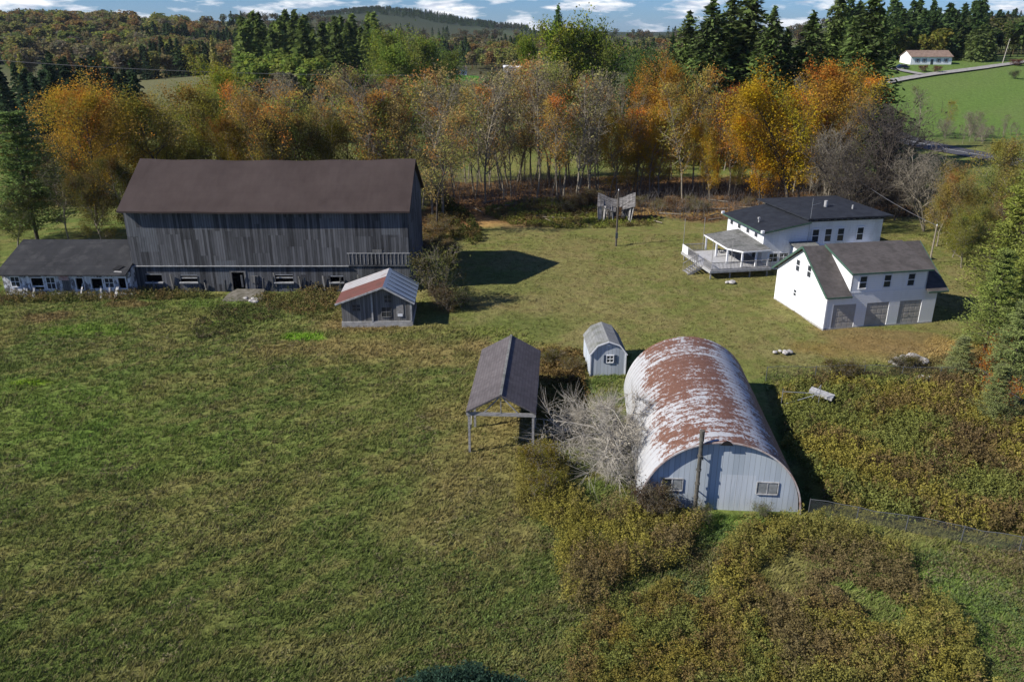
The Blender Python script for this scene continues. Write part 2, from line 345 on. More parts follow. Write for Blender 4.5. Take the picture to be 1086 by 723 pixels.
# ------------------------------------------------------------------ ground: one sheet out to the horizon
def axis_vals(lo, hi, step, far_lo, far_hi, grow=1.07):
    a = list(np.arange(lo, hi+1e-6, step)); s = step; v = hi
    while v < far_hi: s *= grow; v += s; a.append(v)
    s = step; v = lo; b = []
    while v > far_lo: s *= grow; v -= s; b.append(v)
    return np.array(b[::-1]+a)
def soft(x, y, poly, fade, n=2.0, seed=0):
    """0..1 mask: inside poly with a ragged faded edge (centre, radii form: (cx,cy,rx,ry))"""
    if len(poly) == 4 and not hasattr(poly[0], '__len__'):
        cx, cy_, rx, ry = poly; d = np.sqrt(((x-cx)/rx)**2+((y-cy_)/ry)**2)+(fbm(x, y, n, seed)-.5)*1.1
        return sm((1.15-d)/max(fade, .05))
    xx = x+(fbm(x, y, n, seed)-.5)*fade*2.4; yy = y+(fbm(x, y, n, seed+5)-.5)*fade*2.4
    a = 0
    for dx, dy in ((0,0),(.35,0),(-.35,0),(0,.35),(0,-.35)): a = a+inpoly(xx+dx*fade, yy+dy*fade, poly)*.2
    return a
LAWN = pxpoly((452,345),(440,300),(470,262),(540,232),(640,238),(760,230),(905,232),(1000,262),(1060,330),(1010,372),(860,392),(800,402),(700,378),(600,372),(545,352))
ENCL = pxpoly((818,402),(1035,405),(1086,445),(1180,520),(1120,585),(862,540))
WOODS = [(-14,106),(-3,111),(12,117),(28,115),(42,111),(60,118),(75,150),(20,152),(-12,146)]
def ground_colour(x, y):
    c = np.zeros(x.shape+(3,)); lerp = lambda k, col: c.__setitem__(slice(None), c*(1-k[..., None])+np.array(col)*k[..., None])
    n1 = fbm(x, y, 9, 1); n2 = fbm(x, y, 2.2, 2); n3 = fbm(x, y, 30, 3)
    c[:] = (.060, .078, .030)
    lerp(sm((n1-.40)/.3)*.75, (.094, .094, .042)); lerp(sm((n2-.52)/.22)*.55, (.122, .112, .056)); lerp(sm((n3-.45)/.2)*.35, (.050, .080, .026))
    near = 1-sm((y-150)/40)
    strk = fbm(x*.8+y*.6, (y*.8-x*.6)*3.2, 2.4, 22)
    lerp(sm((strk-.5)/.15)*.55*near, (.110, .100, .052)); lerp(sm((.46-strk)/.2)*.45*near, (.045, .062, .022))
    # mown lawn
    k_ = k = soft(x, y, LAWN, 2.2, 5, 8)
    lawn = np.array((.150, .146, .062))*(1-sm((n1-.35)/.3)[..., None])+np.array((.120, .135, .046))*sm((n1-.35)/.3)[..., None]
    n4 = fbm(x, y, 1.1, 71, 3); lawn = lawn*(1-.4*sm((n4-.5)/.15)[..., None])+np.array((.16, .125, .065))*.4*sm((n4-.5)/.15)[..., None]; lawn = lawn*(1-.5*sm((n2-.5)/.2)[..., None])+np.array((.19, .165, .085))*.5*sm((n2-.5)/.2)[..., None]
    c[:] = c*(1-k[..., None])+lawn*k[..., None]
    def pat(px, py, rx, ry, col, f=.7, s=0, amt=1): a = at(px, py); lerp(soft(x, y, (a[0], a[1], rx, ry), f, 2.2, s)*amt, col)
    pat(440, 372, 15, 3.4, (.135, .105, .06), .9, 31, .75); pat(350, 365, 10, 2.6, (.12, .10, .055), .9, 32, .6)
    pat(540, 420, 6, 14, (.135, .105, .062), .9, 33, .65); pat(500, 520, 6, 8, (.12, .10, .055), .9, 34, .6); pat(590, 385, 4.5, 4, (.13, .085, .03), .8, 35, .8)
    pat(120, 470, 14, 5, (.058, .098, .026), .9, 36, .5); pat(40, 430, 12, 7, (.06, .105, .026), .9, 37, .55)
    pat(230, 322, 10, 3.0, (.062, .105, .028), .9, 38, .5); pat(95, 350, 5.5, 1.8, (.065, .115, .022), .7, 39, .6); pat(35, 406, 1.6, .7, (.08, .13, .015), .5, 40, .9)
    pat(250, 340, 5, 3, (.055, .10, .026), .9, 41, .5); pat(322, 357, 2.4, 1.0, (.07, .14, .016), .5, 42, .9)
    pat(50, 335, 2.8, 1.8, (.085, .06, .04), .6, 43, .8); pat(130, 322, 3, 1.2, (.09, .06, .04), .6, 44, .7); pat(385, 345, 5, 2.2, (.12, .085, .055), .7, 45, .7)
    pat(268, 314, 1.6, 1.2, (.17, .16, .145), .4, 46, .8); pat(555, 345, 6, 5, (.085, .115, .033), .8, 47, .6)
    pat(520, 300, 9, 6, (.10, .125, .04), .9, 61, .6)
    # bare reddish leaf covered track behind the barn and leaf litter under the wood
    lerp(soft(x, y, WOODS, 3.0, 5, 50), (.105, .062, .038))
    pat(525, 216, 9, 10, (.20, .112, .066), .6, 51, .95); pat(545, 236, 9, 3.5, (.20, .125, .07), .6, 52, .7); pat(700, 224, 9, 3, (.17, .115, .06), .6, 53, .8)
    pat(470, 240, 4, 6, (.15, .08, .05), .6, 54, .8); pat(950, 368, 12, 2.8, (.18, .125, .05), .8, 55, .7); pat(1010, 380, 6, 3, (.20, .15, .085), .7, 56, .6)
    pat(760, 226, 18, 2.4, (.18, .125, .055), .8, 62, .6)
    pat(835, 460, 30, 3, (.08, .075, .035), .8, 57, .0); lerp(soft(x, y, ENCL, 1.0, 3, 58), (.062, .062, .022))
    pat(1000, 640, 5, 6, (.075, .12, .038), .9, 59, .8); pat(760, 560, 4, 2, (.06, .12, .03), .8, 60, .6)
    gx, gy = at(930, 352); s_ = (x-gx)*.983+(y-gy)*.182; t_ = -(x-gx)*-.182-(y-gy)*-.983
    wr = sm((6.5-np.abs(s_))/2)*sm((t_+4.5+fbm(x, y, 2, 91)*2)/1.5)*sm((1.0-t_)/.5); lerp(np.clip(wr, 0, 1)*.65, (.16, .115, .06))
    # beyond the wood
    f = sm((y-185)/25)
    far = np.zeros_like(c); far[:] = (.075, .080, .038)
    g1 = fbm(x, y, 90, 12, 3); g2 = fbm(x, y, 16, 13); g3 = fbm(x*1.0, y*.35, 40, 14)
    far = far*(1-.7*sm((g1-.50)/.1)[..., None])+np.array((.065, .10, .030))*.7*sm((g1-.50)/.1)[..., None]
    far = far*(1-.6*sm((g2-.5)/.25)[..., None])+np.array((.10, .088, .05))*.6*sm((g2-.5)/.25)[..., None]
    wd = sm((y-500)/80)*sm((.50-np.abs(fbm(x, y, 160, 66, 2)-.1))/.1); far = far*(1-wd[..., None]*.8)+np.array((.050, .048, .026))*wd[..., None]*.8
    hill = sm((x/np.maximum(y, 50)-.27)/.08)*sm((y-195)/20)*(1-sm((y-345)/25)); hc = np.array((.085, .135, .034))*(1-.35*sm((g2-.42)/.25)[..., None])+np.array((.11, .13, .05))*.35*sm((g2-.42)/.25)[..., None]
    far = far*(1-hill[..., None])+hc*hill[..., None]
    brush = sm((-x-55)/20)*(1-sm((y-260)/30)); far = far*(1-brush[..., None])+np.array((.085, .066, .042))*brush[..., None]
    dry = sm((-x-85)/30)*sm((y-270)/20)*(1-sm((y-420)/30)); far = far*(1-dry[..., None]*.8)+np.array((.11, .105, .055))*dry[..., None]*.8
    lg = sm(1.2-np.sqrt(((x+26)/32)**2+((y-400)/110)**2)); far = far*(1-lg[..., None])+np.array((.06, .15, .022))*lg[..., None]
    dk = sm((y-1300)/900); far = far*(1-dk[..., None])+np.array((.030, .042, .030))*dk[..., None]
    nr = np.array([1.82, 1.76, 1.28])-np.array([.72,.70,.34])*k_[..., None]
    return c*nr*(1-f[..., None])+far*1.15*f[..., None]
def build_ground():
    xs = axis_vals(-62, 62, .42, -5200, 5200, 1.075); ys = axis_vals(20, 128, .42, -40, 7500, 1.05)
    X, Y = np.meshgrid(xs, ys); Z = hgt(X, Y); c = ground_colour(X, Y); nx, ny = len(xs), len(ys)
    i = np.arange(nx*ny).reshape(ny, nx); F = np.stack([i[:-1,:-1], i[:-1,1:], i[1:,1:], i[1:,:-1]], -1).reshape(-1, 4)
    me = npmesh('ground', np.stack([X, Y, Z], -1).reshape(-1, 3), F, c.reshape(-1, 3), smooth=True)
    m = mat('ground of grass and earth', rough=1, spec=.05); g = NG(m)
    a = g.new('Attribute'); a.attribute_name = 'Col'
    n1 = g.noise(5.5, g.vec((1, 1, 1)), 6, .7); n2 = g.noise(1.1, g.vec((1, 1, 1)), 5, .6); n3 = g.noise(26, g.vec((1, 1, 1)), 3, .7)
    k = g.math('ADD', g.ramp(n1, [(.3, .35), (.7, 1.0)]), g.math('ADD', g.ramp(n2, [(.35, .0), (.65, .35)]), g.ramp(n3, [(.3, -.0), (.7, .45)])))
    g.out(g.mix(1.0, a.outputs['Color'], g.comb(k, k, g.math('MULTIPLY', k, .93)), 'MULTIPLY'))
    g.bump(g.math('ADD', n1, g.math('MULTIPLY', n2, 1.5)), .7, .24)
    tag(link('ground', me, m), kind='structure')
build_ground()

def strip(name, pts, width, mt, lift, parent=None, uvs=None):
    """a road sheet following the ground"""
    P = []
    for i in range(len(pts)-1):
        a, b = pts[i], pts[i+1]; n = max(2, int(math.dist(a, b)/2.0))
        P += [(a[0]+(b[0]-a[0])*k/n, a[1]+(b[1]-a[1])*k/n) for k in range(n)]
    P.append(pts[-1]); P = np.array(P); T = np.gradient(P, axis=0); T /= np.linalg.norm(T, axis=1)[:, None]
    Nn = np.stack([-T[:, 1], T[:, 0]], 1); V = []; k = 5
    for j in range(k):
        q = P+Nn*width*(j/(k-1)-.5); V.append(np.column_stack([q, np.maximum(hgt(q[:, 0], q[:, 1]), hgt(P[:, 0], P[:, 1]))+lift]))
    V = np.stack(V, 1); n = len(P); i = np.arange(n*k).reshape(n, k); F = np.stack([i[:-1,:-1], i[:-1,1:], i[1:,1:], i[1:,:-1]], -1).reshape(-1, 4)
    return link(name, npmesh(name, V.reshape(-1, 3), F, smooth=True), mt, parent)
hw = [at(1250, 196), at(1110, 178), at(1045, 166), at(1000, 158), at(960, 149), at(930, 140), at(880, 122)]
tag(strip('road', hw, 9.5, M['asphalt'], .16), kind='structure')
tag(strip('road_marking', hw, .18, M['road_paint'], .20), kind='structure')
# the lane on the green hill and the drive to the white house
def hp(px, py):                                        # point of the hill seen along a pixel (march to the terrain)
    v = -(py-361.5)/FPX; d = ((px-543)/FPX, math.cos(PITCH)+v*math.sin(PITCH), -math.sin(PITCH)+v*math.cos(PITCH)); t = 60.0
    while t < 3000:
        x, y, z = d[0]*t, d[1]*t, CAM_H+d[2]*t
        if z < h1(x, y): break
        t += .5
    return (x, y)
LANE = [hp(925, 91), hp(955, 85), hp(985, 80), hp(1010, 77), hp(1040, 73), hp(1075, 68), hp(1110, 64)]
tag(strip('lane', LANE, 4.6, M['gravel'], .22), kind='structure')
tag(strip('driveway', [hp(978, 80), hp(962, 77), hp(945, 73)], 4.0, M['gravel'], .30), kind='structure')

# ------------------------------------------------------------------ window / door builders (local frames: x along the wall, outside towards -y or -x)
def window(par, x, y, z, w, h, face='y', s=-1, frame='white_trim', fw=.09, mull=1, pane='glass', proud=.06):
    """window on a wall plane: face 'y' -> wall across y at y (outside towards s*y); 'x' -> wall across x"""
    f = MB(); p = MB()
    def bx(b, a0, a1, d0, d1, z0, z1):
        lo, hi = sorted((d0, d1))
        if face == 'y': b.box(x+a0, x+a1, y+lo, y+hi, z+z0, z+z1)
        else: b.box(x+lo, x+hi, y+a0, y+a1, z+z0, z+z1)
    o = proud*s
    bx(f, -w/2-fw, -w/2, -.01*s, o, -fw, h+fw); bx(f, w/2, w/2+fw, -.01*s, o, -fw, h+fw)
    bx(f, -w/2, w/2, -.01*s, o, h, h+fw*1.2); bx(f, -w/2, w/2, -.01*s, o*1.4, -fw*1.2, 0)
    if mull >= 1: bx(f, -w/2, w/2, 0, o*.8, h/2-.03, h/2+.03)
    if mull >= 2: bx(f, -.025, .025, 0, o*.7, 0, h)
    if mull >= 4:
        for q in (.25, .75): bx(f, -w/2, w/2, 0, o*.65, h*q-.02, h*q+.02)
    fo = f.build('window', M[frame], par)
    bx(p, -w/2, w/2, -.01*s, .012*s, 0, h); p.build('pane', M[pane], fo); return fo

# ------------------------------------------------------------------ the big barn
def barn():
    X0, X1, Y0, Y1, ZE, ZR, RY = -40.0, -10.8, 0.0, 13.0, 9.0, 12.9, 6.5
    t = thing('barn', 'huge weathered grey board barn with a plain brown roof and low small windows', 'barn', (0, 81.0, 0), 0)
    hs = []
    wins = [(-38.0,1.0,1.7,.9),(-34.3,1.0,1.8,.8),(-24.2,1.0,1.9,.85),(-18.6,1.0,1.4,.7)]
    for (x, z, w, h) in wins: hs.append((x-w/2, x+w/2, z, z+h))
    hs.append((-29.7, -28.4, -.4, 2.05))
    w = MB(); w.wallx(X0, X1, -.5, 2.75, Y0, Y0+.18, hs); w.wallx(X0, X1, 2.75, ZE-.25, Y0-.12, Y0+.18)
    w.build('front_wall', M['barn_wood'], t)
    g = MB(); sh = [(Y0+.18,-.5),(Y1-.02,-.5),(Y1-.02,ZE-.2),(RY,ZR-.12),(Y0+.18,ZE)]
    g.prism(sh, 'x', X1-.2, X1); g.prism(sh, 'x', X0, X0+.2); g.box(X0+.2, X1-.2, Y1-.2, Y1-.02, -.5, ZE-.2); g.build('gable_wall', M['barn_wood'], t)
    MB().box(X0+.25, X1-.25, Y0+1.6, Y0+1.7, -.4, 2.8).build('interior_wall', M['interior'], t)
    r = MB(); n = 26
    for k in range(n):                                  # the roof sags a little along its length
        xa, xb = X0-.35+(X1-X0+.7)*k/n, X0-.35+(X1-X0+.7)*(k+1)/n
        sg = lambda x: -.16*math.sin((x-X0)/(X1-X0)*math.pi)+.05*math.sin(x*.9)
        r.add([(xa,Y0-.75,ZE-.28+sg(xa)*.4),(xb,Y0-.75,ZE-.28+sg(xb)*.4),(xb,RY,ZR+sg(xb)),(xa,RY,ZR+sg(xa)),(xb,Y1+.55,ZE-.4+sg(xb)*.4),(xa,Y1+.55,ZE-.4+sg(xa)*.4),
               (xa,Y0-.75,ZE-.46+sg(xa)*.4),(xb,Y0-.75,ZE-.46+sg(xb)*.4),(xb,RY,ZR-.2+sg(xb)),(xa,RY,ZR-.2+sg(xa)),(xb,Y1+.55,ZE-.58+sg(xb)*.4),(xa,Y1+.55,ZE-.58+sg(xa)*.4)],
              [(0,1,2,3),(3,2,4,5),(7,6,9,8),(8,9,11,10),(1,0,6,7),(5,4,10,11)]+([(0,3,9,6),(3,5,11,9)] if k == 0 else [])+([(2,1,7,8),(4,2,8,10)] if k == n-1 else []))
    r.build('roof', M['barn_roof'], t)
    b = MB()                                            # drip board over the lower storey
    b.box(X0+.1, -17.2, Y0-.24, Y0-.12, 2.74, 2.81); b.box(-17.3, X1+.1, Y0-.17, Y0-.12, 4.12, 4.19); b.build('drip_board', M['pale_wood'], t)
    MB().box(-14.6, -13.6, Y0-.17, Y0-.121, 4.192, 4.55).build('vent_louvre', M['old_wood'], t)
    for k in range(16): MB().bar((-17.1+k*.4, Y0-.15, 3.0), (-17.1+k*.4, Y0-.15, 4.12), .06, .04).build('batten', M['grey_wood'], t)
    for (x, z, ww, h) in wins:
        f = MB(); f.box(x-ww/2-.1, x+ww/2+.1, Y0-.22, Y0-.02, z-.12, z); f.box(x-ww/2, x+ww/2, Y0+.02, Y0+.1, z+h-.12, z+h)
        if x in (-34.3, -24.2): f.box(x-ww/2, x+ww/2, Y0+.04, Y0+.09, z+h*.45, z+h*.6)
        f.build('window', M['pale_wood'], t)
    d = MB(); d.box(-29.9, -29.7, Y0-.06, Y0+.1, -.3, 2.2); d.box(-28.4, -28.2, Y0-.06, Y0+.1, -.3, 2.2); d.box(-29.7, -28.4, Y0-.06, Y0+.1, 2.06, 2.2); d.build('door_frame', M['old_wood'], t)
    s = MB(); s.box(-27.7, -26.9, Y0-.1, Y0-.01, .9, 1.7); s.build('hatch', M['old_wood'], t)
    lb = MB(); rr = random.Random(2)                    # leaning and loose boards low on the wall
    for k in range(26):
        lb = MB(); x = rr.uniform(X0+1, X1-1); z0 = rr.uniform(-.2, .5); hh = rr.uniform(.8, 1.9); lb.bar((x, Y0-.20 if z0+hh > 2.3 or z0 > 1 else Y0-.08, z0), (x+rr.uniform(-.12,.12), Y0-.20, z0+hh), .2, .04); lb.build('loose_board', M['old_wood'], t)
    return t
barn()
def long_shed():
    t = thing('long_shed', 'long low shed with peeling white walls and a dark roof against the barn end', 'shed', (0, 79.6, 0), 0)
    X0, X1, D, ZE, ZR = -53.2, -39.9, 11.0, 2.4, 4.6
    ops = [(-51.9,.95,.85,1.0,'w'),(-49.6,.6,1.2,1.25,'o'),(-48.2,.7,.85,1.2,'w'),(-45.2,.6,.75,1.25,'o'),(-43.4,.7,1.15,1.1,'o'),(-42.1,.85,.85,.95,'w')]
    ops.append((-40.75,.75,.75,1.1,'o'))
    w = MB(); w.wallx(X0, X1, -.4, ZE, 0, .15, [(x-ww/2, x+ww/2, z, z+h) for x, z, ww, h, k in ops if k == 'o'])
    w.build('front_wall', M['peel_wood'], t)
    g = MB(); sh = [(.15,-.4),(D,-.4),(D,ZE),(D/2,ZR-.2),(.15,ZE)]; g.prism(sh, 'x', X0, X0+.15); g.prism(sh, 'x', X1-.15, X1); g.box(X0+.15, X1-.15, D-.15, D, -.4, ZE); g.build('gable_wall', M['peel_wood'], t)
    MB().box(X0+.2, X1-.2, 1.5, 1.6, -.3, 2.3).build('interior_wall', M['interior'], t)
    dz = ZR-ZE
    r = MB(); r.slab([(X0-.3,-.75,ZE+.0),(X1,-.75,ZE+.0),(X1,D/2,ZR),(X0-.3,D/2,ZR)], .12); r.slab([(X0-.3,D/2,ZR),(X1,D/2,ZR),(X1,D+.6,ZE-.05),(X0-.3,D+.6,ZE-.05)], .12); r.build('roof', M['shed_roof_dark'], t)
    h = MB(); h.slab([(-41.6,.1,ZE+.37),(-40.9,.0,ZE+.34),(-40.5,.6,ZE+.6),(-41.2,.7,ZE+.62)], .02); h.build('roof_hole', M['interior'], t)
    h = MB(); h.slab([(-41.3,-.3,ZE+.20),(-40.4,-.4,ZE+.18),(-40.5,-.22,ZE+.24),(-41.2,-.15,ZE+.27)], .03); h.build('torn_board', M['grey_wood'], t)
    for x, z, ww, hh, k in ops:
        if k == 'w': window(t, x, 0, z, ww, hh, mull=2, proud=.05)
        else:
            f = MB(); f.box(x-ww/2-.1, x-ww/2, -.04, .05, z-.1, z+hh+.1); f.box(x+ww/2, x+ww/2+.1, -.04, .05, z-.1, z+hh+.1); f.box(x-ww/2, x+ww/2, -.04, .05, z+hh, z+hh+.1); f.box(x-ww/2, x+ww/2, -.08, .05, z-.1, z)
            if x == -49.6: f.box(x-ww/2, x+ww/2, -.02, .04, z+.3, z+.42)
            f.build('window_frame', M['white_trim'], t)
    d = MB(); d.box(-47.0, -46.2, -.06, -.002, -.2, 1.6); d.build('door', M['old_wood'], t)
    s = MB(); s.box(-47.25, -46.25, -.10, -.01, 1.62, 2.2); s.build('faded_panel', noisy('faded red panel', (.36,.16,.15), (.5,.4,.38), 5), t)
    b = MB(); rr = random.Random(4)
    for k in range(9):
        x = rr.uniform(X0+.5, X1-.5); b.bar((x, -.9, -.1), (x+rr.uniform(-.3,.3), -.05, rr.uniform(.8,1.4)), .16, .03)
    b.build('leaning_board', M['pale_wood'], t)
long_shed()

# ------------------------------------------------------------------ milk house in front of the barn corner
def milk_house():
    t = thing('milk_house', 'small old board outbuilding with half rusty red and half blue grey metal roof', 'outbuilding', (-11.9, 70.2, 0), R(2.5))
    XL, XR, D = -4.0, 2.5, 5.4; zr, zl, zrr = 3.95, 2.55, 2.55
    w = MB(); sh = [(XL,.55),(XR,.55),(XR,zrr-.1),(0,zr-.15),(XL,zl-.1)]
    holes = MB()
    w.prism([(XL,.5),(XR,.5),(XR,zrr-.12),(0,zr-.16),(XL,zl-.12)], 'y', 0, .15); w.prism([(XL,.5),(XR,.5),(XR,zrr-.12),(0,zr-.16),(XL,zl-.12)], 'y', D-.15, D)
    w.box(XL, XL+.15, .15, D-.15, .5, zl-.12); w.box(XR-.15, XR, .15, D-.15, .5, zrr-.12); w.build('wall', M['old_wood'], t)
    MB().box(XL-.06, XR+.06, -.08, D+.05, -.5, .5).build('foundation', M['concrete'], t)
    a = MB(); q = lambda y0, y1, f0, f1: [(XL*f1-.0, y0, zr+(zl-zr)*f1), (XL*f0, y0, zr+(zl-zr)*f0), (XL*f0, y1, zr+(zl-zr)*f0), (XL*f1, y1, zr+(zl-zr)*f1)]
    a.slab(q(-.5, 3.2, 0, 1.12), .07); a.build('roof', M['red_metal'], t)
    a = MB(); a.slab(q(3.2, D+.5, 0, 1.12), .07); a.build('upper_roof', M['white_metal'], t)
    a = MB(); a.slab([(-.02,-.5,zr+.03),(XR*1.14,-.5,zr+(zrr-zr)*1.14),(XR*1.14,D+.5,zr+(zrr-zr)*1.14),(-.02,D+.5,zr+.03)], .07); a.build('side_roof', M['blue_metal'], t)
    a = MB()
    for k in range(6): a.bar((XR*(.12+.0), -.4+k*1.15, zr-.02), (XR*1.13, -.4+k*1.15, zr+(zrr-zr)*1.13+.09), .05, .05)
    a.build('roof_seam', M['dark_trim'], t)
    a = MB()
    for k in range(9): x = XL*1.05+k*.52; a.bar((x, -.48, zr+(zl-zr)*x/XL-.12), (x, .0, zr+(zl-zr)*x/XL-.14), .09, .12)
    a.bar((XL*1.12,-.52,zl-.22),(0,-.52,zr-.02),.05,.16); a.bar((0,-.52,zr-.02),(XR*1.14,-.52,zrr-.23),.05,.16); a.bar((-1.15,-.05,.5),(-1.15,-.05,3.2),.14,.1); a.bar((XR-.04,-.05,.5),(XR-.04,-.05,2.4),.14,.1)
    a.build('rafter', M['pale_wood'], t)
    for x, z, ww, h in ((-2.6,1.55,.7,.6),(0.15,.95,.85,.9),(.35,2.35,.6,.65)): window(t, x, 0, z, ww, h, frame='old_wood', mull=2, proud=.04, fw=.07)
    MB().box(1.1, 1.75, -.04, -.002, .95, 2.1).build('door', M['grey_wood'], t); MB().box(1.2, 1.65, -.07, -.042, .95, 1.2).build('patch_panel', M['white_trim'], t)
milk_house()

# ------------------------------------------------------------------ quonset
def quonset():
    L, Rr, HH = 16.4, 4.62, 4.6
    t = thing('arched_metal_barn', 'rounded steel arch barn with rust streaked roof and pale corrugated front', 'arched barn', (12.0, 39.6, 0), R(-4.6))
    na, n = 40, 54; prof = lambda a: (-Rr*math.cos(a), HH*abs(math.sin(a))**.94)
    V = []; UV = []; F = []
    for j in range(n+1):
        for e in (0, 1):
            if j == n and e == 1: continue
            y = -.25+L*j/n*1.0+(0 if e == 0 else .305*.12); k = 1.0+(.006 if (e == 0) else 0)
            if e == 1: k = 1.0
            for i in range(na+1):
                a = math.pi*i/na; x, z = prof(a); V.append((x*k, y, z*k-.1)); UV.append((i/na, y+.25))
    rows = len(V)//(na+1); idx = np.arange(rows*(na+1)).reshape(rows, na+1)
    F = np.stack([idx[:-1,:-1], idx[1:,:-1], idx[1:,1:], idx[:-1,1:]], -1).reshape(-1, 4)
    link('arch_roof', npmesh('arch_roof', V, F, uv=UV, smooth=True), M['quonset'], t)
    for y, nm in ((0, 'front_wall'), (L-.9, 'rear_wall')):
        poly = [(-Rr*.985*math.cos(math.pi*i/na), HH*.98*math.sin(math.pi*i/na)**.94-.1) for i in range(na+1)]; poly = [(p[0], p[1] if 0 < i < na else -.4) for i, p in enumerate(poly)]
        MB().prism(poly[::-1], 'y', y, y+.1).build(nm, M['quonset_front'], t)
    r = MB()                                            # rim of the arch over the front wall
    for i in range(na):
        a, b = math.pi*i/na, math.pi*(i+1)/na; p, q = prof(a), prof(b); r.bar((p[0]*.995,-.27,p[1]*.995-.1),(q[0]*.995,-.27,q[1]*.995-.1),.05,.09)
    r.build('rim', noisy('rusty edge metal', (.5,.5,.5), (.28,.16,.12), 1.4), t)
    for x in (-2.75, 2.65):
        f = window(t, x, 0, 1.15, 1.15, .72, frame='pale_wood', mull=0, fw=.05)
        MB().box(x-.03, x+.03, -.05, 0, 1.15, 1.87).build('mullion', M['pale_wood'], f)
        MB().box(x+.06 if x < 0 else x-.54, x+.54, -.03, -.013, 1.18, 1.84).build('pane', noisy('grey clouded glass', (.16,.17,.17), (.26,.27,.27), 3, .3), f)
    p = MB(); p.tube((-1.38,-.38,-.3),(-1.38,-.38,4.6),.12,.11,10); p.tube((-1.38,-.38,4.6),(-1.38,-.38,5.25),.14,.14,10)
    for z in (.9, 1.8, 2.7, 3.6): p.tube((-1.38,-.38,z),(-1.38,-.38,z+.1),.15,.15,10)
    p.tube((-1.2,-.38,3.4),(-1.2,-.02,3.4),.04,.04,6); p.tube((-1.3,-.38,1.2),(-1.3,-.02,1.2),.04,.04,6); p.build('stove_pipe', noisy('brown rusted pipe', (.05,.05,.045), (.12,.11,.09), 3), t)
    h = MB(); h.prism([(-.32,4.32),(.42,4.32),(.3,4.5),(.06,4.62),(-.15,4.52)], 'y', -.32, -.28); h.build('torn_gap', M['interior'], t)
quonset()

# ------------------------------------------------------------------ open pole shelter
def carport():
    t = thing('pole_shelter', 'open pole shelter with shingled gable roof standing on tall thin posts', 'shelter', (-.72, 46.2, 0), R(-3.6))
    L, hw_, ze, zr = 10.6, 2.27, 3.0, 4.25
    for s, nm in ((-1,'roof_slope'),(1,'roof_slope')):
        pts = [(0,-.15,zr),(s*hw_,-.15,ze),(s*hw_,L,ze),(0,L,zr)]; pts = pts if s < 0 else pts[::-1]
        MB().slab(pts, .09).build(nm, M['carport_roof'], t)
    MB().bar((0,-.17,zr+.015),(0,L,zr+.015),.16,.03).build('ridge_cap', M['porch_roof'], t)
    tr = MB()
    for y in (.02, 3.5, 7, L-.2):
        tr.bar((-hw_,y,ze-.22),(hw_,y,ze-.22),.05,.26 if y < .1 else .16); tr.bar((0,y,ze-.1),(0,y,zr-.15),.05,.1); tr.bar((-1.1,y,ze-.1),(-.1,y,zr-.25),.05,.08); tr.bar((1.1,y,ze-.1),(.1,y,zr-.25),.05,.08)
        tr.bar((-hw_,y,ze-.12),(0,y,zr-.13),.05,.12); tr.bar((hw_,y,ze-.12),(0,y,zr-.13),.05,.12)
    tr.build('truss', M['grey_wood'], t)
    for s in (-1, 1):
        MB().bar((s*(hw_-.12),0,ze-.3),(s*(hw_-.12),L-.1,ze-.3),.06,.24).build('side_beam', M['grey_wood'], t)
        for k in range(4): MB().bar((s*(hw_-.18), .1+k*3.4, -.3), (s*(hw_-.18), .1+k*3.4, ze-.2), .15, .15).build('post', M['grey_wood'], t)
    for k in range(3): MB().bar((-(hw_-.28), .1+k*3.4, 1.6), (-(hw_-.28), .9+k*3.4, ze-.2), .07, .07).build('brace', M['grey_wood'], t)
carport()

# ------------------------------------------------------------------ little gambrel shed
def gambrel():
    t = thing('garden_shed', 'small pale blue gambrel roofed garden shed with a shuttered window', 'shed', (7.72, 58.9, 0), R(2))
    hw_, L = 1.42, 4.3; prof = [(-hw_,1.85),(-hw_*.62,2.62),(0,2.95),(hw_*.62,2.62),(hw_,1.85)]
    for y, nm in ((0,'front_wall'),(L-.08,'rear_wall')): MB().prism([(-hw_,-.2),(hw_,-.2)]+[(p[0]*.985,p[1]-.05) for p in prof[::-1]], 'y', y, y+.08).build(nm, M['shed_side'], t)
    for s in (-1, 1): MB().box(s*hw_-.04, s*hw_+.04, .08, L-.08, -.2, 1.85).build('side_wall', M['shed_side'], t)
    r = MB(); p2 = [(-hw_-.10,1.80)]+prof[1:4]+[(hw_+.10,1.80)]
    for i in range(4):
        a, b = p2[i], p2[i+1]; r.slab([(a[0],-.12,a[1]),(b[0],-.12,b[1]),(b[0],L+.1,b[1]),(a[0],L+.1,a[1])][::1], .05)
    r.build('roof', M['gambrel_roof'], t)
    tr = MB()
    for i in range(4): a, b = p2[i], p2[i+1]; tr.bar((a[0],-.14,a[1]-.07),(b[0],-.14,b[1]-.07),.04,.1)
    tr.bar((-hw_,-.03,-.1),(-hw_,-.03,1.85),.1,.06); tr.bar((hw_,-.03,-.1),(hw_,-.03,1.85),.1,.06); tr.build('trim', M['white_trim'], t)
    window(t, .15, 0, 1.1, .5, .55, mull=2, fw=.06); MB().box(-.12,.12,-.06,-.002,2.5,2.62).build('vent', M['white_trim'], t)
    for x in (-.36, .48): MB().box(x, x+.2, -.05, -.002, 1.05, 1.7).build('shutter', M['shutter'], t)
gambrel()

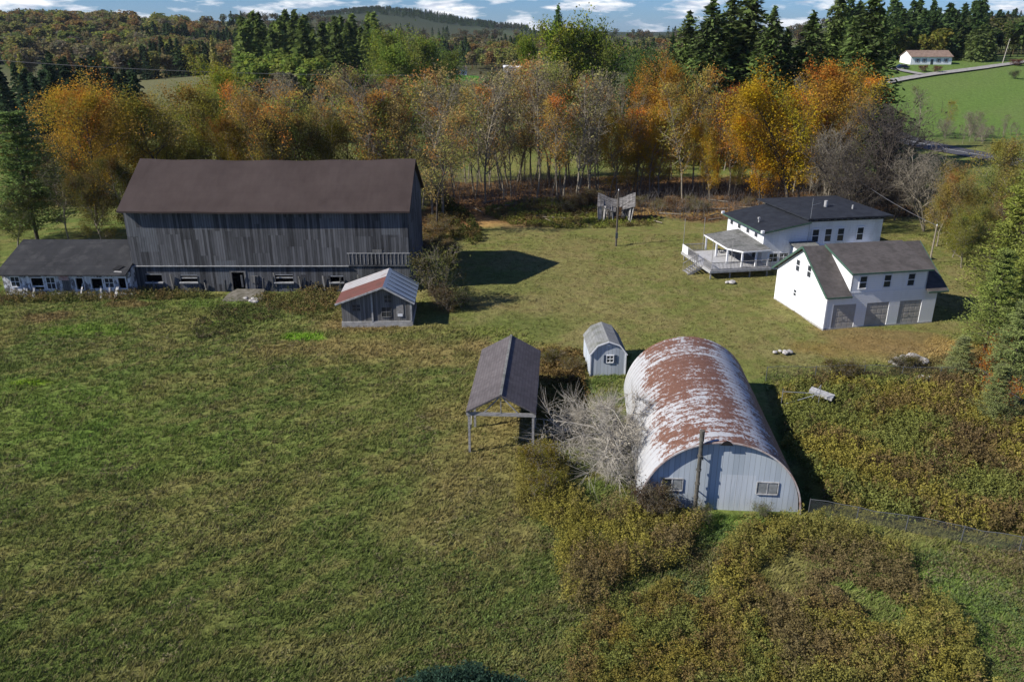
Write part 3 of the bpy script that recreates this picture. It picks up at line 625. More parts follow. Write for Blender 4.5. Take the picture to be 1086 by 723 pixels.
# ------------------------------------------------------------------ garage with loft
def garage():
    t = thing('garage', 'white three door garage with loft dormer, green trim and grey brown roof', 'garage', (28.9, 69.2, 0), R(10.5))
    Wd, D, ze, zr, m = 11.3, 9.4, 3.45, 6.65, 4.7
    doors = [(.75,3.05),(4.15,6.45),(7.55,9.85)]
    w = MB(); w.wallx(0, Wd, -.3, ze, 0, .25, [(a, b, -.3, 2.35) for a, b in doors]); w.wallx(2.2, 9.95, ze, 5.35, .0, .2); w.build('front_wall', M['white_clap'], t)
    w = MB(); sh = [(.25,-.3),(D,-.3),(D,ze),(m,zr-.12),(.25,ze+.1)]; w.prism(sh, 'x', 0, .2); w.prism(sh, 'x', Wd-.2, Wd); w.box(.2, Wd-.2, D-.2, D, -.3, ze)
    dch = [(.2,3.4),(.2,5.35),(m,zr-.16),(m-.5,zr-.5)]
    w.build('end_wall', M['white_clap'], t)
    for x in (2.2, 9.8): MB().prism([(.0,ze-.05),(.0,5.4),(m-.2,zr-.12),(m-.3,zr-.45)], 'x', x, x+.15).build('dormer_cheek', M['white_clap'], t)
    def slope(x0, x1, y0, z0, y1, z1, nm, th=.12):
        pts = [(x0,y0,z0),(x1,y0,z0),(x1,y1,z1),(x0,y1,z1)]
        if y1 < y0: pts = pts[::-1]
        return MB().slab(pts, th).build(nm, M['garage_roof'], t)
    k = (zr-ze)/m; fz = lambda y: ze+.12+y*k
    slope(-.35, 2.19, -.45, fz(-.45), m, zr+.12, 'roof_slope'); slope(9.96, Wd+.75, -.45, fz(-.45), m, zr+.12, 'roof_slope'); slope(-.35, Wd+.75, D+.45, fz(-.45), m+.002, zr+.12, 'roof_slope')
    slope(1.95, 10.2, -.35, 5.40, m+.1, zr+.22, 'dormer_roof')
    g = MB()
    def rake(x, y0, z0, y1, z1, mb, o=.0): mb.bar((x,y0,z0-.08+o),(x,y1,z1-.08+o),.05,.2)
    rake(-.38,-.45,fz(-.45),m,zr+.12,g); rake(-.38,D+.45,fz(-.45),m,zr+.12,g); rake(1.92,-.35,5.40,m,zr+.22,g); rake(Wd+.78,-.45,fz(-.45),m,zr+.12,g)
    g.bar((1.95,-.38,5.33),(10.2,-.38,5.33),.05,.14); g.bar((-.35,-.48,fz(-.45)-.07),(2.19,-.48,fz(-.45)-.07),.05,.14); g.bar((9.96,-.48,fz(-.45)-.07),(Wd+.75,-.48,fz(-.45)-.07),.05,.14)
    g.build('green_trim', M['green_trim'], t)
    MB().bar((2.25,-.012,ze+.02),(9.9,-.012,ze+.02),.02,.12).build('belt_board', M['white_trim'], t)
    for a, b in doors:
        d = MB().box(a+.002, b-.002, .06, .12, -.3, 2.348).build('garage_door', M['door_panel'], t)
        p = MB()
        for i in range(4):
            for j in range(4): x0 = a+.08+i*(b-a-.08)/4; p.box(x0, x0+(b-a)/4-.12, .045, .061, .08+j*.57, .08+j*.57+.43)
        p.build('door_panel', M['door_panel'], d)
        MB().box((a+b)/2-.1, (a+b)/2+.1, .025, .044, .82, .90).build('handle', M['steel'], d)
    for x in (3.35, 5.8, 8.25): window(t, x, 0, 3.85, .68, 1.12)
    for y, z, ww, h in ((5.6,4.05,.62,1.1),(3.5,4.05,.62,1.1),(5.5,1.55,.45,.6)):
        window(t, 0, y, z, ww, h, face='x')
    MB().box(-.02, Wd+.02, -.03, .0, -.3, .10).box(-.03, 0, 0, D, -.3, .10).build('base_course', M['concrete'], t)
    MB().box(-.06,.06,-.06,.0,.1,ze-.05).build('corner_board', M['white_trim'], t)
garage()

# ------------------------------------------------------------------ farmhouse
def farmhouse():
    t = thing('farmhouse', 'white farmhouse with flat dark roofs, tall wing and covered porch behind the garage', 'house', (28.82, 89.02, 0), R(10.5))
    # wing: shallow roof falling to the left
    zl, zr_ = 4.45, 5.42
    w = MB(); w.prism([(0,-.4),(5.4,-.4),(5.4,zr_),(0,zl)], 'y', 0, .2); w.prism([(0,-.4),(5.4,-.4),(5.4,zr_),(0,zl)], 'y', 9.3, 9.5); w.box(0, .2, .2, 9.3, -.4, zl); w.build('wing_wall', M['white_clap_old'], t)
    MB().slab([(-.55,-.7,zl+.12),(5.3,-.7,zr_+.16),(5.3,9.9,zr_+.16),(-.55,9.9,zl+.12)], .2).build('wing_roof', M['house_roof'], t)
    MB().bar((-.57,-.7,zl-.02),(-.57,9.9,zl-.02),.05,.18).bar((-.55,-.72,zl-.0),(5.3,-.72,zr_+.03),.05,.16).build('fascia', M['green_trim'], t)
    MB().box(-.75,-.4,9.75,10.0,zl+.05,zl+.35).box(-.75,-.45,-.9,-.55,zl+.05,zl+.35).build('eave_block', M['white_trim'], t)
    # main block
    X0, X1, Y0, Y1, H = 5.45, 15.0, .2, 10.8, 5.75
    w = MB(); w.box(X0, X1, Y0, Y0+.2, -.4, H); w.box(X0, X0+.2, Y0+.2, Y1-.2, -.4, H); w.box(X1-.2, X1, Y0+.2, Y1-.2, -.4, H); w.box(X0, X1, Y1-.2, Y1, -.4, H); w.build('main_wall', M['white_clap_old'], t)
    e = .75; cz = H+.72; r = MB(); A, B, Cc, Dd = (X0-.25-e*.3,Y0-e,H+.12),(X1+e,Y0-e,H+.12),(X1+e,Y1+e,H+.12),(X0-e,Y1+e,H+.12); p1, p2 = (X0+4.4,Y0+5.3,cz),(X0+5.2,Y0+5.3,cz)
    r.add([A,B,Cc,Dd,p1,p2]+[(q[0],q[1],q[2]-.18) for q in (A,B,Cc,Dd)], [(0,1,5,4),(1,2,5),(2,3,4,5),(3,0,4),(1,0,6,7),(2,1,7,8),(3,2,8,9),(0,3,9,6),(6,9,8,7)]); r.build('main_roof', M['house_roof'], t)
    b = MB()
    for k in range(12): x = X0+.35+k*.8; MB().box(x, x+.13, Y0-.5, Y0-.002, H-.28, H-.07).build('bracket', M['dark_trim'], t)
    b.box(X0+.02, X1+.02, Y0-.06, Y0-.001, H-.42, H-.28)
    for k in range(7): y = Y0+.6+k*1.5; MB().box(X1+.002, X1+.4, y, y+.13, H-.28, H-.07).build('bracket', M['dark_trim'], t)
    b.build('frieze', M['dark_trim'], t)
    for x in (6.55, 8.15, 9.75, 12.25): window(t, x, Y0, 2.95, .78, 1.45, fw=.13)
    for x in (6.9, 12.3): MB().box(x-1.5, x+1.5, Y0-1.25, Y0-.002, 2.28, 2.42).build('canopy', M['white_trim'], t)
    for x in (6.55, 9.75, 12.25): window(t, x, Y0, .5, .78, 1.3, fw=.13)
    for y in (1.8, 3.9, 6.2, 8.3): window(t, 0, y, 3.45, .75, .5, face='x', mull=0, fw=.08)
    for x in (1.45, 2.75): window(t, x, 0, .9, 1.0, .95, fw=.12, mull=2)
    MB().tube((X0+4.0,Y0+3.4,H+.45),(X0+4.0,Y0+3.4,H+1.25),.2,.2,10).build('chimney_flue', M['pale_wood'], t)
    MB().tube((X0+6.8,Y0+2.2,H+.3),(X0+6.8,Y0+2.2,H+.85),.1,.1,8).build('vent_pipe', M['pale_wood'], t)
    MB().tube((.9,3.3,zl),(.9,3.3,zl+.75),.07,.07,8).box(.78,1.02,3.18,3.42,zl+.75,zl+.95).build('roof_vent', M['pale_wood'], t)
    MB().tube((X0-.1,-.3,3.0),(X0-.1,-.3,8.2),.025,.02,6).tube((X0-.1,-.3,7.4),(X0+.9,-.3,7.6),.015,.015,5).build('antenna_mast', M['steel'], t)
    # small entry between wing and main block
    w = MB(); w.box(3.6, 6.0, -2.2, -.002, -.4, 2.6); w.build('entry_wall', M['white_clap_old'], t)
    MB().slab([(3.25,-2.6,2.75),(6.3,-2.6,2.75),(6.3,-.01,3.15),(3.25,-.01,3.15)], .12).build('entry_roof', M['porch_roof'], t)
    window(t, 3.6, -1.4, .9, .6, 1.0, face='x')
    # porch roof on posts
    a = MB(); a.slab([(-4.35,6.4,2.85),(-4.45,-.2,2.85),(-3.3,-1.9,2.85),(-.02,-1.9,2.95),(-.02,6.4,3.35)], .14); a.build('porch_roof', M['porch_roof'], t)
    MB().bar((-4.4,6.4,2.74),(-4.48,-.2,2.74),.06,.16).bar((-4.48,-.2,2.74),(-3.3,-1.93,2.74),.06,.16).bar((-3.3,-1.93,2.74),(0,-1.93,2.82),.06,.16).build('porch_fascia', M['white_trim'], t)
    for x, y in ((-4.2,6.1),(-4.25,3.0),(-4.25,0.0),(-3.25,-1.7),(-1.6,-1.75),(-.15,-1.75)): MB().box(x-.09, x+.09, y-.09, y+.09, 1.0, 2.75).build('porch_post', M['white_trim'], t)
    MB().box(-.05,-.002,1.2,2.2,1.0,2.95).build('door', M['dark_trim'], t)
    window(t, 0, 4.2, 1.5, 1.1, 1.1, face='x')
    # deck
    dk = MB()
    for k in range(36): y = -2.45+k*.24; dk.box(-7.3, 0 if y > .0 or True else 0, y, y+.225, .9, .96) if y < 5.9 else None
    for k in range(0): pass
    dk.build('deck_floor', noisy('grey deck boards', (.30,.30,.31), (.46,.46,.47), 2.0, stretch=(1,4,1)), t)
    MB().box(-7.3,0,-2.5,-2.44,.66,.94).box(-7.36,-7.3,-2.5,6.0,.66,.94).build('deck_skirt', M['pale_wood'], t)
    for x, y in ((-7.1,-2.2),(-4.8,-2.2),(-2.4,-2.2),(-.3,-2.2),(-7.1,1.5),(-7.1,5.5)): MB().bar((x,y,-.4),(x,y,.88),.14,.14).build('deck_post', M['grey_wood'], t)
    def rail(p, q, z=.96):
        b = MB(); b.bar((*p,z+.88),(*q,z+.88),.09,.06); b.bar((*p,z+.12),(*q,z+.12),.06,.05); n = max(2, int(math.dist(p, q)/.16))
        for k in range(n+1): x = p[0]+(q[0]-p[0])*k/n; y = p[1]+(q[1]-p[1])*k/n; b.bar((x,y,z),(x,y,z+.86),.04,.04)
        b.build('railing', M['grey_wood'], t)
    rail((-7.2,-2.4),(-3.3,-2.4)); rail((-3.3,-2.4),(-.1,-2.4)); rail((-7.2,1.3),(-7.2,5.9)); rail((-7.2,5.9),(-4.5,5.9)); rail((-7.2,-2.4),(-7.2,-.3))
    MB().box(-7.28,-7.22,4.2,5.9,.98,1.9).build('privacy_board', M['white_trim'], t)
    s = MB()
    for k in range(5): s.box(-7.42-.3*(k+1), -7.42-.3*k, -.3, 1.3, .72-.18*k, .78-.18*k)
    s.bar((-7.4,-.3,.7),(-9.0,-.3,-.15),.05,.25); s.bar((-7.4,1.3,.7),(-9.0,1.3,-.15),.05,.25); s.build('stairs', M['grey_wood'], t)
    for y in (-.3, 1.3):
        b = MB(); b.bar((-7.3,y,1.8),(-9.0,y,.85),.07,.06)
        for k in range(8): f = k/7; b.bar((-7.4-1.55*f,y,.75-.85*f),(-7.4-1.55*f,y,1.75-.87*f),.04,.04)
        b.build('stair_rail', M['grey_wood'], t)
    for x, y in ((-7.2,-2.4),(-4.9,-2.4),(-7.2,5.9),(-4.6,6.1)): MB().tube((x,y,.9),(x,y,4.4 if y < 0 else 5.0),.035,.03,6).build('flag_pole', M['grey_wood'], t)
    # porch things are separate below
farmhouse()
def chair(name, lab, x, y, rz, mt):
    t = thing(name, lab, 'chair', (x, y, 0.97), rz)
    MB().box(-.3,.3,-.28,.28,.38,.44).build('seat', mt, t); b = MB(); b.slab([(-.3,.26,.42),(.3,.26,.42),(.3,.45,1.0),(-.3,.45,1.0)], .04); b.build('backrest', mt, t)
    for a in (-.26,.26):
        for c in (-.24,.24): MB().bar((a,c,0),(a,c,.38),.05,.05).build('leg', mt, t)
def onh(u, v, O=(28.82,89.02), a=R(10.5)): return (O[0]+u*math.cos(a)-v*math.sin(a), O[1]+u*math.sin(a)+v*math.cos(a))
x, y = onh(-3.2, 4.6); chair('porch_chair', 'dark chair deep under the covered farmhouse porch', x, y, R(100), M['dark_trim'])
x, y = onh(-2.0, 1.6); t = thing('porch_table', 'low pale table under the covered farmhouse porch', 'table', (x, y, .97), R(10))
MB().box(-.8,.8,-.4,.4,.66,.72).build('table_top', M['pale_wood'], t)
for a in (-.7,.7):
    for c in (-.32,.32): MB().bar((a,c,0),(a,c,.66),.06,.06).build('leg', M['pale_wood'], t)

# ------------------------------------------------------------------ collapsed shack
def shack():
    p = at(650, 233); t = thing('collapsed_shack', 'small grey shack with its roof caved in at the edge of the wood', 'shack', (p[0]+.4, p[1], .15), R(-7)); t.scale = (1.05, 1, 1.22)
    zf = lambda f: 3.0-.75*math.sin(math.pi*f)**1.5+(.12 if f > .5 else 0)
    r = MB(); n = 12; rr = random.Random(8)
    for k in range(n):
        a, b = k/n, (k+1)/n; xa, xb = -2.6+5.2*a, -2.6+5.2*b-.03; da = .55*math.sin(math.pi*a)**2; db = .55*math.sin(math.pi*b)**2; j = rr.uniform(-.08,.08)
        if k not in (6, 7): r.slab([(xa,-1.5+j*3,1.75-da+j),(xb,-1.5+j*3,1.75-db+j),(xb,-.4,zf(b)-.75-db*.3+j),(xa,-.4,zf(a)-.75-da*.3+j)], .05)
        r.slab([(xa,-.42,zf(a)-.73-da*.3+j),(xb,-.42,zf(b)-.73-db*.3+j),(xb,.6,zf(b)),(xa,.6,zf(a))], .05)
        r.slab([(xa,.6,zf(a)),(xb,.6,zf(b)),(xb,2.6,zf(b)-1.2),(xa,2.6,zf(a)-1.2)], .05)
    r.build('roof', noisy('broken silver roof boards', (.035,.033,.032), (.22,.21,.205), 1.6, stretch=(1,5,1), bump=.8), t)
    for x, lean in ((-2.45,.15),(-2.15,.1),(-1.5,-.2),(-.6,.3),(2.35,-.35),(1.95,-.2)): MB().bar((x+lean,-1.6,-.2),(x,-1.35,1.72),.26,.06).build('wall_post', M['grey_wood'], t)
    for k in range(7):
        x = (-2.4,-2.2,-1.75,-1.45,-.9,1.75,2.25)[k]; MB().bar((x,-1.25,-.2),(x+rr.uniform(-.15,.15),-1.2,rr.uniform(.9,1.6)),.2,.04).build('wall_board', M['old_wood'], t)
    w = MB(); w.box(-2.4,-1.2,1.4,1.5,-.2,1.9); w.box(-1.1,.4,2.3,2.4,-.2,1.2); w.box(.8,2.3,2.2,2.3,-.2,1.6); w.build('rear_wall', M['old_wood'], t)
    b = MB()
    for k in range(16): x = rr.uniform(-2.2,2.2); y = rr.uniform(-1.6,1.5); b.bar((x,y,rr.uniform(0,.5)),(x+rr.uniform(-1.2,1.2),y+rr.uniform(-1,1),rr.uniform(.3,1.4)),.16,.03)
    b.build('fallen_board', M['grey_wood'], t)
shack()
# ------------------------------------------------------------------ poles and wires
def pole(name, lab, x, y, h, lean=(0,0), arm=None, group=None, r=.13, mt='dark_wood', insul=True):
    z = h1(x, y); t = thing(name, lab, 'pole', (x, y, z-.1), 0, group)
    MB().tube((0,0,-.4),(lean[0],lean[1],h),r,r*.75,10).build('post', M[mt], t)
    if arm: MB().bar((lean[0]-arm*.7,lean[1]-.1,h-.5),(lean[0]+arm*.7,lean[1]-.1,h-.5),.09,.11).build('cross_arm', M[mt], t)
    if insul: MB().tube((lean[0],lean[1],h),(lean[0],lean[1],h+.18),.06,.04,8).build('insulator', M['white_trim'], t)
    return (x+lean[0], y+lean[1], z-.1+h)
p = at(653.3, 260.3); ptA = pole('wooden_pole', 'lone dark wooden pole standing on the lawn in front of the collapsed shack', p[0], p[1], 7.3, (0,0))
def meter(): t = MB().box(p[0]-.16,p[0]+.16,p[1]-.26,p[1]-.14,1.0,1.7).build('meter_box', M['dark_trim']); tag(t, 'small dark box fixed low on the lone wooden pole', 'meter box')
meter()
def wire(name, lab, a, b, sag, r=.022, group=None, cat='wire'):
    n = 24; m = MB(); P = [(a[0]+(b[0]-a[0])*k/n, a[1]+(b[1]-a[1])*k/n, a[2]+(b[2]-a[2])*k/n-sag*4*(k/n)*(1-k/n)) for k in range(n+1)]
    for k in range(n): m.tube(P[k], P[k+1], r, r, 5)
    tag(m.build(name, M['wire']), lab, cat, group)
def pz(px, py, Y):
    v = -(py-361.5)/FPX; t = Y/(math.cos(PITCH)+v*math.sin(PITCH)); return ((px-543)/FPX*t, Y, CAM_H+t*(-math.sin(PITCH)+v*math.cos(PITCH)))
pA = pole('utility_pole', 'grey utility pole among dark bare trees behind the farmhouse', *pz(894,175,113)[:2], 0.1+pz(894,160,113)[2], arm=1.1, mt='bark_grey', r=.14)
pB = pole('utility_pole', 'thin utility pole by the highway seen through the dark branches', *pz(967,182,135)[:2], pz(967,184,135)[2], mt='bark_grey', r=.12)
pC = pole('utility_pole', 'short utility pole sunk in the brown thicket right of the farmhouse', *pz(994,238,92)[:2], pz(994,238,92)[2], mt='bark_grey', r=.12)
wire('power_line', 'pale overhead wire running down from behind the farmhouse to the brown thicket', (pA[0], pA[1], pA[2]-2.2), pC, .5, .03)
wire('power_line', 'upper thin wire over the dark branches towards the highway', pA, pB, .3, .022)
wire('power_line', 'thin wire just below the upper one over the dark branches', (pA[0], pA[1], pA[2]-.7), (pB[0], pB[1], pB[2]-.7), .4, .022)
q0, q1 = pz(-30, 62, 190), pz(450, 80, 175)
pole('utility_pole', 'utility pole off the left edge carrying the long wire', q0[0], q0[1], q0[2]-h1(*q0[:2])+.1, mt='bark_grey', r=.14)
pole('utility_pole', 'utility pole hidden in the trees beyond the barn roof', q1[0], q1[1], q1[2]-h1(*q1[:2])+.1, mt='bark_grey', r=.14)
wire('power_line', 'long thin wire crossing in front of the wooded hill on the left', q0, q1, 1.0, .035)

# ------------------------------------------------------------------ far houses, car
def hz(px, py): x, y = hp(px, py); return x, y, h1(x, y)
def ranch():
    x, y, z = hz(991, 70); L, D = 15.6, 8.0
    t = thing('ranch_house', 'long low white house with a brown roof on the green hill', 'house', (x, y+3.0, z-.1), R(3))
    MB().box(-L/2, L/2, 0, .2, -.5, 3.1).box(-L/2, -L/2+.2, .2, D, -.5, 3.1).box(L/2-.2, L/2, .2, D, -.5, 3.1).box(-L/2+.2, L/2-.2, D-.2, D, -.5, 3.1).prism([(0,3.1),(D,3.1),(D/2,5.0)],'x',-L/2,-L/2+.2).prism([(0,3.1),(D,3.1),(D/2,5.0)],'x',L/2-.2,L/2).build('wall', M['white_clap'], t)
    MB().slab([(-L/2-.3,-.5,3.1),(L/2+.3,-.5,3.1),(L/2+.3,D/2,5.25),(-L/2-.3,D/2,5.25)], .15).slab([(-L/2-.3,D/2,5.25),(L/2+.3,D/2,5.25),(L/2+.3,D+.5,3.1),(-L/2-.3,D+.5,3.1)], .15).build('roof', noisy('brown hill house roof', (.16,.11,.085), (.24,.17,.13), 1), t)
    for a in (-5.2,-2.6,2.8,5.6): window(t, a, 0, 1.2, .9, 1.2, pane='glass'); MB().box(a-.8,a-.6,-.05,-.002,1.1,2.5).box(a+.6,a+.8,-.05,-.002,1.1,2.5).build('shutter', M['shutter'], t)
    MB().box(-.2,.8,-.04,-.002,0,2.2).build('door', M['dark_trim'], t)
ranch()
def far_building(name, lab, px, Y, L, D, H, wall, roof, rz=0, rise=1.6):
    x, y = fp(px, Y); z = h1(x, y); t = thing(name, lab, 'building', (x, y, z-.2), rz)
    MB().box(-L/2, L/2, 0, D, -.4, H).build('wall', wall, t)
    MB().prism([(-.4,H),(D+.4,H),(D/2,H+rise)],'x',-L/2-.3,L/2+.3).build('roof', roof, t)
    for k in range(max(2, int(L/5))): window(t, -L/2+L*(k+.5)/max(2, int(L/5)), 0, H*.4, 1, 1)
far_building('distant_barn', 'long white low barn far off beyond the middle of the wood', 549, 560, 19, 9, 3.2, M['white_clap'], M['white_trim'], 0, 1.2)
far_building('distant_house', 'small white house far off behind the pale green trees', 487, 520, 9, 8, 4.0, M['white_clap'], M['garage_roof'], R(10), 2)
far_building('distant_house', 'tiny pale house high on the wooded hill at far left', 190, 640, 9, 8, 4.5, M['white_clap'], M['garage_roof'], R(20), 2)
def car():
    x, y, z = hz(957, 73.5); t = thing('parked_car', 'dark blue car parked at the end of the drive by the hill house', 'car', (x, y, z+.1), R(8))
    paint = mat('dark blue car paint', (.015,.03,.07), .25, .3, .5)
    MB().prism([(-2.2,.35),(2.2,.35),(2.25,.75),(1.4,.92),(.8,1.45),(-1.1,1.5),(-1.9,1.0),(-2.25,.9)],'y',-.85,.85).build('body', paint, t)
    MB().prism([(.78,1.38),(1.28,.96),(-1.6,1.02),(-1.05,1.42)],'y',-.87,.87).build('window', M['glass'], t)
    for a in (-1.4,1.4):
        for b in (-.86,.66): MB().tube((a,b,.33),(a,b+.2,.33),.33,.33,14).build('wheel', M['dark_trim'], t)
car()
x, y, z = hz(1063, 67.5); pole('utility_pole', 'pale utility pole beside the lane on the green hill', x, y, 8.6, (.9, 0), arm=.6, mt='bark_pale', r=.16)

# ------------------------------------------------------------------ vegetation builders
def cards(P, size, rs, flat=0.0, aspect=1.0, up=None, cval=None, curl=True):
    """one leaf clump face (quad) per point of P with random facing; returns V, F, C"""
    n = len(P); s = size*(.6+.8*rs.rand(n))
    nrm = rs.randn(n, 3); nrm[:, 2] = np.abs(nrm[:, 2])+flat; nrm /= np.linalg.norm(nrm, axis=1)[:, None]
    t = rs.randn(n, 3) if up is None else np.asarray(up)+rs.randn(n, 3)*.35
    t -= nrm*(t*nrm).sum(1)[:, None]; t /= np.linalg.norm(t, axis=1)[:, None]+1e-9; b = np.cross(nrm, t)
    a = s[:, None]*t; b = s[:, None]*aspect*b
    V = np.stack([P-a*.5-b*.12, P+b*.5-a*.05, P+a*.55+b*.1, P-b*.45+a*.1], 1).reshape(-1, 3)
    F = np.arange(n*4).reshape(n, 4); c = np.ones((n, 3)) if cval is None else cval
    return V, F, np.repeat(c, 4, axis=0)
def tubes(S, nside=(6,5,4,3,3)):
    """S: list of (p0,p1,r0,r1,level)"""
    Vs = []; Fs = []; base = 0
    for lv in range(6):
        T = [q for q in S if q[4] == lv]
        if not T: continue
        k = nside[min(lv, len(nside)-1)]
        A = np.array([q[0] for q in T]); B = np.array([q[1] for q in T]); r0 = np.array([q[2] for q in T]); r1 = np.array([q[3] for q in T])
        d = B-A; d /= np.linalg.norm(d, axis=1)[:, None]+1e-9; ref = np.where(np.abs(d[:, 2:3]) > .95, np.array([[1., 0, 0]]), np.array([[0, 0, 1.]]))
        u = np.cross(d, ref); u /= np.linalg.norm(u, axis=1)[:, None]+1e-9; w = np.cross(d, u); th = np.arange(k)*2*np.pi/k
        ring = u[:, None]*np.cos(th)[None, :, None]+w[:, None]*np.sin(th)[None, :, None]
        V = np.concatenate([A[:, None]+ring*r0[:, None, None], B[:, None]+ring*r1[:, None, None]], 1).reshape(-1, 3); n = len(T)
        i = np.arange(k); f = np.stack([i, (i+1) % k, k+(i+1) % k, k+i], 1); F = (f[None]+np.arange(n)[:, None, None]*2*k).reshape(-1, 4)+base
        Vs.append(V); Fs.append(F); base += len(V)
    return np.concatenate(Vs), np.concatenate(Fs)
def unit(v): return v/(np.linalg.norm(v)+1e-9)
def skeleton(seed, H, spread, base=.25, n1=16, n2=5, n3=4, r=.16, upw=.5, droop=0, multi=1, crown=None):
    """returns wood segments and tip points"""
    rs = np.random.RandomState(seed); S = []; tips = []
    def grow(p, d, L, r0, lv, nseg, lift):
        pts = [p]; seg = L/nseg; rr = r0
        for i in range(nseg):
            d = unit(d+rs.randn(3)*(.10 if lv == 0 else .2)+np.array([0, 0, lift])/nseg); q = p+d*seg; r1 = max(r0*(1-(i+1)/nseg*.75), .006)
            S.append((p, q, rr, r1, lv)); p = q; rr = r1; pts.append(p)
        return pts, d
    for mlt in range(multi):
        d0 = unit(np.array([0, 0, 1.])+(rs.randn(3)*np.array([.35,.35,0]) if multi > 1 else rs.randn(3)*.03)); Hh = H*(1-.15*rs.rand()*(multi > 1))
        tp, _ = grow(np.array([0., 0, -.3]), d0, Hh*.97, r*(1 if multi == 1 else .75), 0, 9, .25 if multi > 1 else .1)
        for k in range(n1):
            f = base+(1-base)*((k+rs.rand())/n1); i = min(int(f*9), 8); fr = f*9-i; p = tp[i]*(1-fr)+tp[i+1]*fr
            prof = crown(f) if crown else (math.sin(math.pi*min(1, (f-base)/(1-base)*.86+.16))**.7)
            L = spread*prof*(.7+.6*rs.rand()); 
            if L < .2: continue
            az = k*2.4+rs.rand()*.9; dd = unit(np.array([math.cos(az), math.sin(az), upw+.5*rs.rand()])); rb = r*(1-f)*.5+.022
            b, d = grow(p, dd, L, rb, 1, 4, .5-droop)
            for m in range(n2):
                g = .25+.75*(m+rs.rand())/n2; j = min(int(g*4), 3); q = b[j]+(b[j+1]-b[j])*(g*4-j); d2 = unit(dd+rs.randn(3)*.75+np.array([0,0,.15-droop*.5]))
                c, d = grow(q, d2, L*.42*(1.15-g*.5), rb*.5, 2, 3, .3-droop)
                tips += c[1:]
                for h_ in range(n3):
                    gg = rs.randint(1, 4); e = unit(d2+rs.randn(3)*.8); ee = c[gg]+e*L*(.14+.16*rs.rand()); S.append((c[gg], ee, .013, .005, 3)); tips.append(ee)
            tips.append(b[-1])
    return S, np.array(tips), rs
def clusterc(P, rs, scale, base, alts, amt):
    """colour per point: base mixed with alternatives by soft 3D clumps"""
    n = len(P); c = np.tile(np.array(base, float), (n, 1))
    for k, (a, w) in enumerate(alts):
        f = vnoise(P[:, 0]+P[:, 2]*.7+k*31, P[:, 1]-P[:, 2]*.4, scale, k+3); m = (sm((f-(1-w)*.8)/.18)*amt)[:, None]; c = c*(1-m)+np.array(a)*m
    return c*(.72+.56*rs.rand(n, 1))
def deciduous(seed, H, spread, leaves, size, alts=(), base=.2, n1=18, n2=5, n3=3, r=.15, upw=.45, droop=0, multi=1, jit=.45, crown=None, top=None, basec=(1,1,1)):
    S, T, rs = skeleton(seed, H, spread, base, n1, n2, n3, r, upw, droop, multi, crown)
    wood = npmesh('trunk', *tubes(S), smooth=True); cr = None
    if leaves:
        if top is not None: T = T[T[:, 2] > H*top[0]] if top[1] > 0 else T[T[:, 2] < H*top[0]]
        k = rs.randint(0, len(T), leaves); P = T[k]+rs.randn(leaves, 3)*jit
        V, F, c = cards(P, size, rs, .35, .8, cval=clusterc(P, rs, 1.8, basec, alts, .85)); cr = npmesh('crown', V, F, c)
    return wood, cr
def spruce(seed, H, R0, rows=34, size=.5, power=.75, droop=.35, gaps=.12, per=10, far=False):
    rs = np.random.RandomState(seed); P = []; U = []; S = [(np.array([0,0,-.3]), np.array([0,0,H*.5]), H*.014, H*.008, 0), (np.array([0,0,H*.5]), np.array([0,0,H]), H*.008, .02, 0)]
    for k in range(rows):
        f = (k+.5)/rows; z = H*(.06+.93*f); Rr = R0*(1-f)**power*(.78+.4*rs.rand())+.15; nb = int(per*(.45+.55*(1-f)))+3
        for b in range(nb):
            if rs.rand() < gaps: continue
            az = rs.rand()*6.283; L = Rr*(.7+.45*rs.rand()); d = np.array([math.cos(az), math.sin(az), 0]); n = max(4, int(L/size*3.4))
            for q in range(n):
                g = (q+rs.rand())/n; zz = z-droop*L*g**1.2+.35*droop*L*g**3+(.25*L*(f-.5) if f > .5 else 0)
                w = (1-g*.6)*L*.22; P.append([d[0]*L*g+rs.randn()*w*.8, d[1]*L*g+rs.randn()*w*.8, zz+rs.randn()*.2*H/20]); U.append([d[0], d[1], -.35])
            if not far: S.append((np.array([0,0,z]), np.array([d[0]*L*.9, d[1]*L*.9, z-droop*L*.8]), .03, .01, 3))
    P = np.array(P); U = np.array(U); V, F, c = cards(P, size, rs, .6, .55, up=U, cval=clusterc(P, rs, 1.6, (1,1,1), [((1.35,1.45,1.1), .45)], .8))
    return npmesh('trunk', *tubes(S), smooth=True), npmesh('crown', V, F, c)
